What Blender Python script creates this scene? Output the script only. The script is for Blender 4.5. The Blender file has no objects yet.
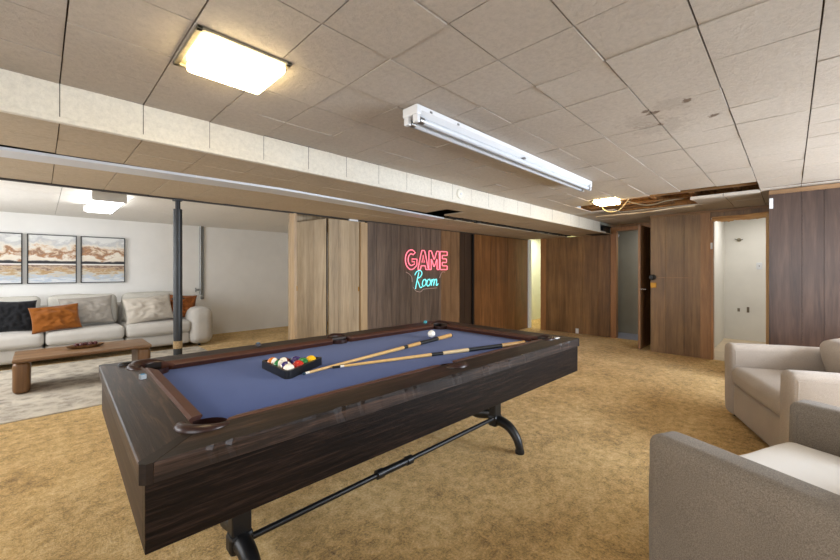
import bpy, bmesh, math, random
from mathutils import Vector, Matrix, noise
random.seed(7)
PI = math.pi
scene = bpy.context.scene
COL = scene.collection

# ------------------------------------------------------------------ helpers
def lin(c):
    return c / 12.92 if c <= .04045 else ((c + .055) / 1.055) ** 2.4
def rgb(r, g, b):
    return (lin(r / 255), lin(g / 255), lin(b / 255), 1)

def mat(name):
    m = bpy.data.materials.new(name); m.use_nodes = True
    nt = m.node_tree
    return m, nt, nt.nodes['Principled BSDF']
def nd(nt, typ, **kw):
    n = nt.nodes.new(typ)
    for k, v in kw.items():
        if k in n.inputs: n.inputs[k].default_value = v
        else: setattr(n, k, v)
    return n
def ramp(nt, fac, stops, interp='LINEAR'):
    r = nt.nodes.new('ShaderNodeValToRGB'); e = r.color_ramp.elements
    r.color_ramp.interpolation = interp
    while len(e) < len(stops): e.new(.5)
    for i, (p, c) in enumerate(stops):
        e[i].position = p; e[i].color = c
    nt.links.new(fac, r.inputs[0]); return r.outputs[0]
def coords(nt, scale=(1, 1, 1), loc=(0, 0, 0)):
    tc = nt.nodes.new('ShaderNodeTexCoord'); mp = nt.nodes.new('ShaderNodeMapping')
    mp.inputs['Scale'].default_value = scale; mp.inputs['Location'].default_value = loc
    nt.links.new(tc.outputs['Object'], mp.inputs['Vector']); return mp.outputs[0]
def tex(nt, vec, scale, detail=4, rough=.55, dist=0):
    n = nd(nt, 'ShaderNodeTexNoise'); n.inputs['Scale'].default_value = scale
    n.inputs['Detail'].default_value = detail; n.inputs['Roughness'].default_value = rough
    n.inputs['Distortion'].default_value = dist
    nt.links.new(vec, n.inputs['Vector']); return n.outputs['Fac']
def mix(nt, fac, a, b, typ='MIX'):
    n = nt.nodes.new('ShaderNodeMix'); n.data_type = 'RGBA'; n.blend_type = typ
    for s, v in ((0, fac), (6, a), (7, b)):
        if hasattr(v, 'is_output'): nt.links.new(v, n.inputs[s])
        else: n.inputs[s].default_value = v
    return n.outputs[2]
def math_(nt, op, a, b=0.):
    n = nt.nodes.new('ShaderNodeMath'); n.operation = op
    for i, v in enumerate((a, b)):
        if hasattr(v, 'is_output'): nt.links.new(v, n.inputs[i])
        else: n.inputs[i].default_value = v
    return n.outputs[0]
def bump(nt, bs, h, strength=.3, dist=.01):
    b = nt.nodes.new('ShaderNodeBump'); b.inputs['Strength'].default_value = strength
    b.inputs['Distance'].default_value = dist
    nt.links.new(h, b.inputs['Height']); nt.links.new(b.outputs[0], bs.inputs['Normal'])

def plain(name, c, rough=.5, metal=0, spec=.5, nscale=0, namt=.12, bstr=0, bscale=200, bdist=.002):
    m, nt, bs = mat(name)
    bs.inputs['Roughness'].default_value = rough; bs.inputs['Metallic'].default_value = metal
    bs.inputs['Specular IOR Level'].default_value = spec
    if nscale:
        v = coords(nt); f = tex(nt, v, nscale, 4)
        lo = tuple(x * (1 - namt) for x in c[:3]) + (1,); hi = tuple(min(1, x * (1 + namt)) for x in c[:3]) + (1,)
        nt.links.new(ramp(nt, f, [(.3, lo), (.7, hi)]), bs.inputs['Base Color'])
    else: bs.inputs['Base Color'].default_value = c
    if bstr:
        v = coords(nt); bump(nt, bs, tex(nt, v, bscale, 3), bstr, bdist)
    return m
def wood(name, cols, grain='Z', rough=.45, freq=14, stretch=.07, plank=None, pvar=.25, spec=.5, bstr=.15, loc=(0, 0, 0), patch=0):
    """grain streaks along one axis; plank=(axis, width) varies the tone from board to board"""
    m, nt, bs = mat(name)
    sc = {'X': (stretch, 1, 1), 'Y': (1, stretch, 1), 'Z': (1, 1, stretch)}[grain]
    v = coords(nt, sc, loc)
    f = tex(nt, v, freq, 6, .62, .8)
    f2 = tex(nt, v, freq * 6, 3, .5, .2)
    f = math_(nt, 'ADD', math_(nt, 'MULTIPLY', f, .75), math_(nt, 'MULTIPLY', f2, .25))
    n = len(cols)
    c = ramp(nt, f, [(.32 + .36 * i / (n - 1), cols[i]) for i in range(n)])
    if plank:
        tc = nt.nodes.new('ShaderNodeTexCoord'); sp = nt.nodes.new('ShaderNodeSeparateXYZ')
        nt.links.new(tc.outputs['Object'], sp.inputs[0])
        q = math_(nt, 'FLOOR', math_(nt, 'DIVIDE', sp.outputs['XYZ'.index(plank[0])], plank[1]))
        wn = nt.nodes.new('ShaderNodeTexWhiteNoise'); wn.noise_dimensions = '1D'
        nt.links.new(q, wn.inputs['W'])
        g = ramp(nt, wn.outputs['Value'], [(0, (1 - pvar,) * 3 + (1,)), (1, (1,) * 3 + (1,))])
        c = mix(nt, 1, c, g, 'MULTIPLY')
    if patch:
        v2 = coords(nt); p = tex(nt, v2, 2.2, 3)
        g = ramp(nt, p, [(.35, (1 - patch,) * 3 + (1,)), (.65, (1,) * 3 + (1,))])
        c = mix(nt, 1, c, g, 'MULTIPLY')
    nt.links.new(c, bs.inputs['Base Color'])
    bs.inputs['Roughness'].default_value = rough; bs.inputs['Specular IOR Level'].default_value = spec
    bump(nt, bs, f, bstr, .003)
    return m
def fabric(name, c, rough=.9, amt=.1, weave=900, bstr=.3, mott=6, mamt=.0):
    m, nt, bs = mat(name)
    v = coords(nt); f = tex(nt, v, weave, 2); f2 = tex(nt, v, mott, 3)
    lo = tuple(x * (1 - amt) for x in c[:3]) + (1,); hi = tuple(min(1, x * (1 + amt)) for x in c[:3]) + (1,)
    cc = ramp(nt, f, [(.3, lo), (.7, hi)])
    if mamt:
        g = ramp(nt, f2, [(.35, (1 - mamt,) * 3 + (1,)), (.65, (1, 1, 1, 1))]); cc = mix(nt, 1, cc, g, 'MULTIPLY')
    nt.links.new(cc, bs.inputs['Base Color'])
    bs.inputs['Roughness'].default_value = rough; bs.inputs['Specular IOR Level'].default_value = .15
    bs.inputs['Sheen Weight'].default_value = .15
    bump(nt, bs, f, bstr, .002)
    return m
def glow(name, c, strength):
    m, nt, bs = mat(name)
    bs.inputs['Base Color'].default_value = c; bs.inputs['Emission Color'].default_value = c
    bs.inputs['Emission Strength'].default_value = strength
    return m

def link(o, parent=None):
    COL.objects.link(o)
    if parent is not None: o.parent = parent
    return o
def obj(name, bm, m, parent=None, smooth=False, loc=None, rot=None, kind=None):
    bmesh.ops.recalc_face_normals(bm, faces=bm.faces[:])
    me = bpy.data.meshes.new(name); bm.to_mesh(me); bm.free()
    for x in (m if isinstance(m, (list, tuple)) else [m]): me.materials.append(x)
    if smooth:
        for p in me.polygons: p.use_smooth = True
        if smooth != 'all':
            try: me.set_sharp_from_angle(angle=math.radians(smooth if smooth is not True else 40))
            except Exception: pass
    o = link(bpy.data.objects.new(name, me), parent)
    if loc: o.location = loc
    if rot: o.rotation_euler = rot
    if kind: o['kind'] = kind
    return o
def tag(o, label, cat, group=None):
    o['label'] = label; o['category'] = cat
    if group: o['group'] = group
    return o
def thing(name, label, cat, loc=(0, 0, 0), rz=0, group=None):
    o = link(bpy.data.objects.new(name, None)); o.empty_display_size = .05
    o.location = loc; o.rotation_euler = (0, 0, rz)
    return tag(o, label, cat, group)
def struct(name, bm, m, parent=None, smooth=False):
    return obj(name, bm, m, parent, smooth, kind='structure' if parent is None else None)
def dup(root, loc, rz, label=None):
    def cp(o, p):
        c = o.copy(); link(c, p)
        for ch in o.children: cp(ch, c)
        return c
    r = cp(root, None); r.location = loc; r.rotation_euler = (0, 0, rz)
    if label: r['label'] = label
    return r

def new(): return bmesh.new()
def face(bm, pts, mi=0):
    f = bm.faces.new([bm.verts.new(p) for p in pts]); f.material_index = mi; return f
def box(bm, x0, x1, y0, y1, z0, z1, mi=0, bev=0, M=None, seg=2):
    r = bmesh.ops.create_cube(bm, size=1)
    vs = r['verts']
    T = Matrix.Translation(((x0 + x1) / 2, (y0 + y1) / 2, (z0 + z1) / 2)) @ Matrix.Diagonal((x1 - x0, y1 - y0, z1 - z0, 1))
    bmesh.ops.transform(bm, matrix=T, verts=vs)
    fs = set(f for v in vs for f in v.link_faces)
    for f in fs: f.material_index = mi
    if bev:
        es = list(set(e for v in vs for e in v.link_edges))
        r2 = bmesh.ops.bevel(bm, geom=es, offset=bev, segments=seg, affect='EDGES', profile=.5)
        vs = list(set(v for f in r2['faces'] for v in f.verts) | set(v for v in vs if v.is_valid))
        for f in r2['faces']: f.material_index = mi
    if M is not None: bmesh.ops.transform(bm, matrix=M, verts=[v for v in vs if v.is_valid])
    return vs
def prism(bm, pts, z0, z1, mi=0):
    a = [bm.verts.new((x, y, z0)) for x, y in pts]; b = [bm.verts.new((x, y, z1)) for x, y in pts]
    n = len(pts)
    fs = [bm.faces.new(a[::-1]), bm.faces.new(b)]
    for i in range(n): fs.append(bm.faces.new((a[i], a[(i + 1) % n], b[(i + 1) % n], b[i])))
    for f in fs: f.material_index = mi
    return a + b
def tube(bm, pts, r, n=10, mi=0, close=False, flat=None):
    """round bar along a polyline; r may be a list; flat=(a,b) scales the two cross axes"""
    P = [Vector(p) for p in pts]; k = len(P); rings = []
    R = r if isinstance(r, (list, tuple)) else [r] * k
    up = None
    for i, p in enumerate(P):
        if close: t = P[(i + 1) % k] - P[i - 1]
        else: t = P[min(i + 1, k - 1)] - P[max(i - 1, 0)]
        t.normalize()
        if up is None:
            up = Vector((0, 0, 1)) if abs(t.z) < .9 else Vector((1, 0, 0))
        s = t.cross(up)
        if s.length < 1e-6: s = t.orthogonal()
        s.normalize(); u = s.cross(t); up = u
        fa, fb = flat or (1, 1)
        rings.append([bm.verts.new(p + R[i] * (math.cos(2 * PI * j / n) * fa * s + math.sin(2 * PI * j / n) * fb * u)) for j in range(n)])
    m = k if close else k - 1
    for i in range(m):
        a, b = rings[i], rings[(i + 1) % k]
        for j in range(n):
            f = bm.faces.new((a[j], a[(j + 1) % n], b[(j + 1) % n], b[j])); f.material_index = mi
    if not close:
        for q in (rings[0][::-1], rings[-1]):
            f = bm.faces.new(q); f.material_index = mi
    return [v for q in rings for v in q]
def lathe(bm, prof, n=24, M=None, mi=0):
    """prof: list of (radius, z)"""
    rings = []; vs = []
    for r, z in prof:
        if r < 1e-6: q = [bm.verts.new((0, 0, z))]
        else: q = [bm.verts.new((r * math.cos(2 * PI * j / n), r * math.sin(2 * PI * j / n), z)) for j in range(n)]
        rings.append(q); vs += q
    for a, b in zip(rings, rings[1:]):
        for j in range(n):
            k = (j + 1) % n
            if len(a) == 1 and len(b) == 1: continue
            if len(a) == 1: f = bm.faces.new((a[0], b[j], b[k]))
            elif len(b) == 1: f = bm.faces.new((a[j], a[k], b[0]))
            else: f = bm.faces.new((a[j], a[k], b[k], b[j]))
            f.material_index = mi
    if M is not None: bmesh.ops.transform(bm, matrix=M, verts=vs)
    return vs
def catmull(P, k=6, close=False):
    P = [Vector(p) for p in P]; out = []; n = len(P)
    rng = range(n) if close else range(n - 1)
    for i in rng:
        g = (lambda j: P[j % n]) if close else (lambda j: P[max(0, min(n - 1, j))])
        a, b, c, d = g(i - 1), g(i), g(i + 1), g(i + 2)
        for s in range(k):
            t = s / k
            out.append(.5 * ((2 * b) + (c - a) * t + (2 * a - 5 * b + 4 * c - d) * t * t + (3 * b - a - 3 * c + d) * t ** 3))
    if not close: out.append(P[-1])
    return out
def softbox(bm, size, r, n=14, bulge=(0, 0, 0), wrinkle=0, seed=0, M=None):
    """upholstered block: rounded edges, bulging faces, faint creases"""
    h = Vector(size) / 2
    def spans(i):
        a = h[i]; k = 4
        s = [-a + r * (1 - math.cos(PI / 2 * j / k)) for j in range(k)]
        m = [-a + r + (2 * a - 2 * r) * j / n for j in range(n + 1)]
        return s + m + [-x for x in s[::-1]]
    S = [spans(i) for i in range(3)]
    cache = {}
    def vert(p):
        key = tuple(round(x, 6) for x in p)
        if key in cache: return cache[key]
        v = Vector(p)
        q = Vector([max(-(h[i] - r), min(h[i] - r, v[i])) for i in range(3)])
        d = v - q
        if d.length > 1e-9:
            mx = max(abs(x) for x in d)
            v = q + d.normalized() * min(r, mx if False else r)
        for i in range(3):
            j, k = (i + 1) % 3, (i + 2) % 3
            w = (1 - min(1, abs(v[j] / h[j])) ** 2.2) * (1 - min(1, abs(v[k] / h[k])) ** 2.2)
            v[i] += bulge[i] * w * (v[i] / h[i])
        if wrinkle:
            nn = noise.noise(v * 5 + Vector((seed, seed * 2, 0))) + .5 * noise.noise(v * 13 + Vector((seed, 0, seed)))
            v += (v.normalized() if v.length else v) * nn * wrinkle
        cache[key] = bm.verts.new(v); return cache[key]
    for ax in range(3):
        j, k = (ax + 1) % 3, (ax + 2) % 3
        for sgn in (-1, 1):
            for a in range(len(S[j]) - 1):
                for b in range(len(S[k]) - 1):
                    q = []
                    for da, db in ((0, 0), (1, 0), (1, 1), (0, 1)):
                        p = [0, 0, 0]; p[ax] = sgn * h[ax]; p[j] = S[j][a + da]; p[k] = S[k][b + db]; q.append(vert(p))
                    if len(set(q)) == 4:
                        try: bm.faces.new(q)
                        except ValueError: pass
    vs = list(cache.values())
    if M is not None: bmesh.ops.transform(bm, matrix=M, verts=vs)
    return vs
def pillow(bm, w, h, t, seed=0, M=None, n=22, wr=.012):
    """knife-edge throw pillow standing in the XZ plane"""
    vs = []; G = [{}, {}]
    for s in (0, 1):
        for i in range(n + 1):
            for j in range(n + 1):
                u, v = i / n * 2 - 1, j / n * 2 - 1
                edge = (i in (0, n)) or (j in (0, n))
                if s == 1 and edge: G[1][i, j] = G[0][i, j]; continue
                pin = 1 - .07 * (1 - u * u) * abs(v) ** 3 ; pin2 = 1 - .07 * (1 - v * v) * abs(u) ** 3
                th = (max(0, 1 - abs(u) ** 2.4) * max(0, 1 - abs(v) ** 2.4)) ** .55
                x = u * w / 2 * pin2; z = v * h / 2 * pin
                k = noise.noise(Vector((u * 2 + seed, v * 2, s * 3 + seed))) * wr * 1.4 + noise.noise(Vector((u * 5, v * 5 + seed, s))) * wr
                y = (t / 2 * th + k * th) * (1 if s else -1)
                G[s][i, j] = bm.verts.new((x, y, z)); vs.append(G[s][i, j])
    for s in (0, 1):
        for i in range(n):
            for j in range(n):
                q = [G[s][i, j], G[s][i + 1, j], G[s][i + 1, j + 1], G[s][i, j + 1]]
                try: bm.faces.new(q if s else q[::-1])
                except ValueError: pass
    if M is not None: bmesh.ops.transform(bm, matrix=M, verts=vs)
    return vs
def TR(x, y, z, rx=0, ry=0, rz=0):
    return Matrix.Translation((x, y, z)) @ Matrix.Rotation(rz, 4, 'Z') @ Matrix.Rotation(rx, 4, 'X') @ Matrix.Rotation(ry, 4, 'Y')

# ------------------------------------------------------------------ camera
cam = bpy.data.cameras.new('camera'); co = link(bpy.data.objects.new('camera', cam))
cam.sensor_width = 36; cam.lens = 375.256 / 840 * 36; cam.shift_y = -9.28 / 840
cam.clip_start = .02
co.location = (0, 0, 1.2665); co.rotation_euler = (PI / 2, 0, .7795 - PI / 2)
scene.camera = co

# ------------------------------------------------------------------ materials
def carpet_mat():
    m, nt, bs = mat('carpet')
    v = coords(nt)
    big = tex(nt, v, 2.6, 3); mid = tex(nt, v, 16, 6, .75, .25); fine = tex(nt, v, 85, 4, .8)
    f = math_(nt, 'ADD', math_(nt, 'MULTIPLY', big, .18), math_(nt, 'ADD', math_(nt, 'MULTIPLY', mid, .40), math_(nt, 'MULTIPLY', fine, .42)))
    c = ramp(nt, f, [(.37, rgb(104, 74, 32)), (.44, rgb(186, 146, 82)), (.51, rgb(226, 186, 116)), (.60, rgb(250, 220, 160))])
    nt.links.new(c, bs.inputs['Base Color'])
    bs.inputs['Roughness'].default_value = 1; bs.inputs['Specular IOR Level'].default_value = .05
    bs.inputs['Sheen Weight'].default_value = .25
    bump(nt, bs, math_(nt, 'ADD', math_(nt, 'MULTIPLY', mid, 1.2), fine), .9, .02)
    return m
STAINS = [(2.313, .564, .03), (2.354, .541, .04), (2.296, .377, .034), (2.63, .303, .036), (2.572, .539, .024)]
def tile_mat(name, base, stains=False):
    m, nt, bs = mat(name)
    v = coords(nt)
    f = tex(nt, v, 38, 6, .8); g = tex(nt, v, 1.3, 3)
    lo = tuple(x * .82 for x in base[:3]) + (1,); hi = base
    c = ramp(nt, f, [(.3, lo), (.6, hi)])
    c = mix(nt, 1, c, ramp(nt, g, [(.3, (.9, .88, .86, 1)), (.7, (1, 1, 1, 1))]), 'MULTIPLY')
    if stains:
        tc = nt.nodes.new('ShaderNodeTexCoord')
        w = tex(nt, v, 22, 4, .7)
        tot = None
        for sx, sy, r in STAINS + [(2.62, .55, .19), (2.45, .62, .15), (2.3, .45, .12)]:
            pale = r > .1
            s = nt.nodes.new('ShaderNodeVectorMath'); s.operation = 'DISTANCE'
            nt.links.new(tc.outputs['Object'], s.inputs[0]); s.inputs[1].default_value = (sx, sy, 2.13)
            d = math_(nt, 'ADD', math_(nt, 'DIVIDE', s.outputs['Value'], r), math_(nt, 'MULTIPLY', math_(nt, 'SUBTRACT', w, .5), 2.6))
            k = ramp(nt, d, [(.55, (.16 if pale else .8,) * 3 + (1,)), (.8, (0, 0, 0, 1))])
            c = mix(nt, k, c, rgb(96, 76, 58))
    nt.links.new(c, bs.inputs['Base Color'])
    bs.inputs['Roughness'].default_value = .75; bs.inputs['Specular IOR Level'].default_value = .25
    bump(nt, bs, f, 1, .008)
    return m
CARPET = carpet_mat()
TILE = tile_mat('ceiling_tile', rgb(196, 187, 176), True)
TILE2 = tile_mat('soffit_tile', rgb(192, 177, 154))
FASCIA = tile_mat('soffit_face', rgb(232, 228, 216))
SEAM = plain('tile_seam', rgb(70, 60, 48), .9)
WHITE = plain('white_plaster', rgb(236, 234, 229), .7, nscale=3, namt=.03, bstr=.12, bscale=60)
WHITE2 = plain('cream_plaster', rgb(222, 219, 211), .7, nscale=2, namt=.05, bstr=.15, bscale=50)
PALE = plain('pale_green_plaster', rgb(226, 226, 200), .7, nscale=3, namt=.03)
GREYP = plain('grey_plaster', rgb(150, 145, 128), .8, nscale=3, namt=.08)
TAN = wood('tan_panel', [rgb(136, 116, 88), rgb(166, 145, 114), rgb(186, 166, 136)], plank=('X', .145), pvar=.13, rough=.5, patch=.08)
TANTRIM = wood('tan_trim', [rgb(150, 124, 90), rgb(182, 155, 118)], rough=.45)
DGREY = wood('dark_grey_panel', [rgb(66, 54, 46), rgb(98, 82, 70), rgb(122, 104, 90)], rough=.34, patch=.15, pvar=.2, plank=('X', .31))
MID = wood('mid_brown_panel', [rgb(88, 62, 42), rgb(120, 90, 62), rgb(140, 108, 78)], rough=.36, patch=.12)
DARK = wood('dark_brown_panel', [rgb(40, 28, 20), rgb(64, 46, 32)], rough=.4)
ORANGE = wood('orange_brown_panel', [rgb(92, 58, 30), rgb(128, 84, 46), rgb(156, 106, 62)], rough=.34, patch=.2, plank=('X', .2), pvar=.3)
PLY = wood('brown_plywood', [rgb(98, 70, 40), rgb(138, 102, 62), rgb(166, 128, 82)], rough=.4, patch=.2, plank=('Y', .3), pvar=.14, freq=9)
PLY2 = wood('closet_plywood', [rgb(98, 72, 44), rgb(132, 101, 66), rgb(154, 122, 82)], rough=.4, patch=.14, plank=('Y', .27), pvar=.14, freq=10)
PURPLE = wood('dark_wall_panel', [rgb(48, 34, 28), rgb(68, 50, 42), rgb(88, 68, 57)], rough=.32, patch=.14, plank=('Y', .29), pvar=.1, freq=12)
JAMB = wood('orange_trim', [rgb(140, 96, 56), rgb(182, 132, 82)], rough=.4)
BTRIM = wood('brown_trim', [rgb(126, 90, 58), rgb(172, 130, 86)], rough=.45)
CROWN = wood('crown_trim', [rgb(112, 84, 56), rgb(150, 118, 84)], grain='Y', rough=.5)
RAW = wood('raw_lumber', [rgb(150, 102, 58), rgb(206, 160, 104), rgb(226, 188, 134)], grain='Y', rough=.7)
RAWZ = wood('raw_stud', [rgb(176, 138, 92), rgb(220, 190, 146)], rough=.7)
FURR = wood('furring_wood', [rgb(84, 58, 30), rgb(128, 92, 50)], grain='Y', rough=.8)
JOIST = wood('old_joist', [rgb(96, 60, 28), rgb(150, 104, 56), rgb(176, 128, 74)], grain='X', rough=.8)
TWX = wood('table_wood_long', [rgb(8, 5, 4), rgb(34, 24, 19), rgb(80, 60, 49)], grain='X', rough=.45, spec=.3, freq=40, stretch=.05, bstr=.35)
TWY = wood('table_wood_cross', [rgb(14, 10, 8), rgb(44, 33, 27), rgb(98, 76, 62)], grain='Y', rough=.45, spec=.3, freq=40, stretch=.05, bstr=.35)
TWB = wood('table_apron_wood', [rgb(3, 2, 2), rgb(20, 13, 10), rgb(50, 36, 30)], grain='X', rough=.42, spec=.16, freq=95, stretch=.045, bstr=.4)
TWC = wood('table_corner_wood', [rgb(16, 11, 9), rgb(40, 29, 23)], grain='X', spec=.25, rough=.45, freq=24)
CUSH = plain('cushion_cloth', rgb(78, 45, 33), .5, nscale=20, namt=.15)
LEATHER = plain('pocket_leather', rgb(44, 22, 17), .36, spec=.45, nscale=30, namt=.2)
FELT = fabric('blue_felt', rgb(50, 74, 140), .95, .06, 700, .08)
BLACK = plain('black', rgb(14, 14, 15), .6)
IRON = plain('black_iron', rgb(14, 14, 16), .42, metal=0, spec=.5)
PLASTIC = plain('black_plastic', rgb(18, 19, 22), .35)
MAPLE = plain('maple', rgb(216, 176, 112), .3, nscale=40, namt=.1)
TANWRAP = plain('cue_handle_wood', rgb(206, 160, 96), .35, nscale=60, namt=.15)
CREAMWRAP = plain('cue_linen_wrap', rgb(214, 190, 146), .6, nscale=500, namt=.2)
IVORY = plain('ivory', rgb(236, 232, 220), .2)
STEEL = plain('steel', rgb(150, 150, 150), .35, metal=1)
BRASS = plain('brass', rgb(150, 108, 44), .35, metal=.9)
DIM = plain('pole_steel', rgb(34, 37, 40), .42, metal=.2, nscale=12, namt=.25)
PIPE = plain('galvanised_pipe', rgb(150, 152, 150), .45, metal=.6)
SOFA = fabric('sofa_leather', rgb(188, 183, 175), .6, .03, 300, .1, 5, .08)
SOFAB = fabric('back_cushion_fabric', rgb(188, 184, 174), .85, .14, 260, .2)
SOFAP = fabric('beige_pillow_fabric', rgb(184, 175, 162), .85, .04, 600, .2, 8, .06)
GREYPIL = fabric('grey_pillow_fabric', rgb(150, 143, 133), .85, .04, 600, .2, 8, .08)
RUST = fabric('rust_fabric', rgb(132, 76, 24), .85, .08, 700, .3, 6, .15)
RUST2 = fabric('rust_patterned_fabric', rgb(128, 72, 30), .85, .25, 60, .2)
NOIR = fabric('black_fabric', rgb(26, 26, 28), .9, .2, 700, .3)
WALNUT = wood('walnut', [rgb(84, 58, 34), rgb(114, 82, 50), rgb(138, 104, 66)], grain='X', rough=.4, freq=16)
WALNUTZ = wood('walnut_leg', [rgb(92, 62, 34), rgb(126, 90, 54)], grain='Z', rough=.4, freq=12)
CHAIR = fabric('chair_tweed', rgb(176, 164, 152), .9, .2, 420, .5, 4, .1)
CHAIRSHADE = fabric('shaded_tweed', rgb(130, 120, 108), .9, .35, 300, .8, 4, .1)  # darker copy of the chair tweed, shade painted into its colour
CHAIRLIT = fabric('daylit_seat_white', rgb(246, 244, 240), .9, .02, 500, .15)  # overexposed daylight on the seat, painted in as white
METALW = plain('white_metal', rgb(214, 217, 221), .35)
TUBE = plain('unlit_tube', rgb(198, 204, 212), .22)
FRAMEB = plain('black_frame', rgb(30, 29, 28), .4)
TARN = plain('tarnished_metal', rgb(150, 140, 116), .45, metal=.5, nscale=30, namt=.25)
LAMP1 = glow('lamp_lens', (1, .8, .46, 1), 19)
LAMP2 = glow('lamp_lens_small', (1, .77, .38, 1), 26)
LAMP3 = glow('lamp_lens_white', (.96, .98, 1, 1), 7)
PINK = glow('neon_pink', (1, .2, .27, 1), .8)
CYAN = glow('neon_cyan', (.18, .75, .76, 1), .75)
ACRYL = plain('sign_backing', rgb(120, 80, 66), .2)
ACRYL.node_tree.nodes['Principled BSDF'].inputs['Transmission Weight'].default_value = .9
def rug_mat():
    m, nt, bs = mat('rug'); v = coords(nt)
    a = tex(nt, v, 6, 6, .75, 1.2); b = tex(nt, v, 60, 3, .7)
    vo = nt.nodes.new('ShaderNodeTexVoronoi'); vo.inputs['Scale'].default_value = 9; nt.links.new(v, vo.inputs['Vector'])
    f = math_(nt, 'ADD', math_(nt, 'MULTIPLY', a, .6), math_(nt, 'ADD', math_(nt, 'MULTIPLY', b, .25), math_(nt, 'MULTIPLY', vo.outputs['Distance'], .25)))
    c = ramp(nt, f, [(.36, rgb(128, 120, 108)), (.47, rgb(160, 150, 136)), (.56, rgb(182, 172, 156)), (.7, rgb(200, 190, 172))])
    nt.links.new(c, bs.inputs['Base Color']); bs.inputs['Roughness'].default_value = 1
    bump(nt, bs, b, .5, .005); return m
RUG = rug_mat()
def painting_mat(seed):
    m, nt, bs = mat('landscape_canvas')
    tc = nt.nodes.new('ShaderNodeTexCoord'); sp = nt.nodes.new('ShaderNodeSeparateXYZ')
    nt.links.new(tc.outputs['Object'], sp.inputs[0])
    v = coords(nt, (1, 1, 1.5), (seed * 3.7, 0, 0)); n1 = tex(nt, v, 5.0, 7, .62, .4); v2 = coords(nt, (1, 1, 4), (seed, 0, 0)); n2 = tex(nt, v2, 7, 5, .65)
    z = math_(nt, 'ADD', math_(nt, 'DIVIDE', sp.outputs[2], .75), .5)   # 0 bottom .. 1 top
    zs = math_(nt, 'ADD', z, math_(nt, 'MULTIPLY', math_(nt, 'SUBTRACT', n1, .5), .75))
    sky = ramp(nt, zs, [(.46, rgb(226, 214, 196)), (.54, rgb(232, 224, 210)), (.6, rgb(176, 128, 88)), (.65, rgb(150, 118, 96)), (.69, rgb(214, 186, 156)), (.75, rgb(228, 222, 210)), (.86, rgb(196, 196, 196)), (.95, rgb(226, 226, 222))])
    zw = math_(nt, 'ADD', z, math_(nt, 'MULTIPLY', math_(nt, 'SUBTRACT', n2, .5), .55))
    wat = ramp(nt, zw, [(.04, rgb(216, 218, 218)), (.12, rgb(180, 192, 206)), (.2, rgb(206, 196, 176)), (.26, rgb(178, 142, 92)), (.31, rgb(198, 176, 152)), (.36, rgb(120, 90, 70)), (.4, rgb(170, 150, 130))])
    shore = math_(nt, 'ADD', z, math_(nt, 'MULTIPLY', math_(nt, 'SUBTRACT', n1, .5), .09))
    hz = ramp(nt, shore, [(.392, (0, 0, 0, 1)), (.394, (1, 1, 1, 1)), (.452, (1, 1, 1, 1)), (.47, (0, 0, 0, 1))])
    up = ramp(nt, z, [(.39, (0, 0, 0, 1)), (.392, (1, 1, 1, 1))])
    c = mix(nt, up, wat, sky); c = mix(nt, hz, c, rgb(44, 42, 46))
    ln = ramp(nt, z, [(.375, (0, 0, 0, 1)), (.38, (1, 1, 1, 1)), (.402, (1, 1, 1, 1)), (.408, (0, 0, 0, 1))])
    c = mix(nt, ln, c, rgb(232, 228, 220))
    nt.links.new(c, bs.inputs['Base Color']); bs.inputs['Roughness'].default_value = .6
    return m

# ------------------------------------------------------------------ room shell
ZC = 2.13                       # ceiling
YS = 2.40                       # soffit face
YW = 4.15                       # plane of the sign wall and closet doors
ZS = 1.953                      # soffit underside
XB = 7.6                        # back wall
XC = 6.73                       # closet wall
XD = 5.50                       # dark panelled wall

bm = new(); box(bm, -1.7, 10.2, -2.1, 8.3, -.1, 0); struct('floor', bm, CARPET)

# tiled ceiling: one mesh, grooves between the tiles, a torn-out strip near the closet wall
def hole(i, j):
    if (i, j) == (15, 4): return True
    return (i == 16 and 0 <= j <= 5) or (i == 17 and 2 <= j <= 5) or (i == 18 and j in (2, 3, 4))
SX, SY, GX, GY = .3141, .3097, .0631, .2342
bm = new()
def tile(bm, x0, x1, y0, y1, z, dz, gx=.0024, gy=.0028, mi=0):
    a = [(x0, y0), (x1, y0), (x1, y1), (x0, y1)]
    b = [(x0 + gx, y0 + gy), (x1 - gx, y0 + gy), (x1 - gx, y1 - gy), (x0 + gx, y1 - gy)]
    tz = [z + d for d in dz]
    for k in range(4):
        l = (k + 1) % 4
        face(bm, [(*a[k], z + .012), (*a[l], z + .012), (*b[l], z + .012), (*b[k], z + .012)], 1)
        face(bm, [(*b[k], z + .012), (*b[l], z + .012), (*b[l], tz[l]), (*b[k], tz[k])], mi)
    face(bm, [(*b[k], tz[k]) for k in range(4)], mi)
for i in range(-6, 24):
    for j in range(-8, 7):
        if hole(i, j): continue
        x0, x1 = GX + i * SX, GX + (i + 1) * SX
        y0, y1 = GY + j * SY, GY + (j + 1) * SY
        if i == 16 and j < 0: x1 -= .09
        if i == 15 and 0 <= j <= 3: x1 -= (.22, .22, .19, .12)[j]
        if i == 17 and j in (0, 1): x0 += .02; dz = [-.022, -.004, -.004, -.022]
        else: dz = [random.uniform(-.0036, .0036) for _ in range(4)]
        off = random.uniform(-.003, .003) if random.random() < .7 else 0
        tile(bm, x0 + off * .2, x1, y0, min(y1, YS), ZC, dz)
struct('ceiling', bm, [TILE, SEAM])
bm = new()                       # dark floor cavity above the torn strip
box(bm, -1.7, 10.2, -2.1, YS + .1, 2.40, 2.45)
box(bm, 6.05, 6.09, -2.1, YS - .02, ZC + .02, 2.40)
struct('ceiling_cavity', bm, JOIST)

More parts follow.
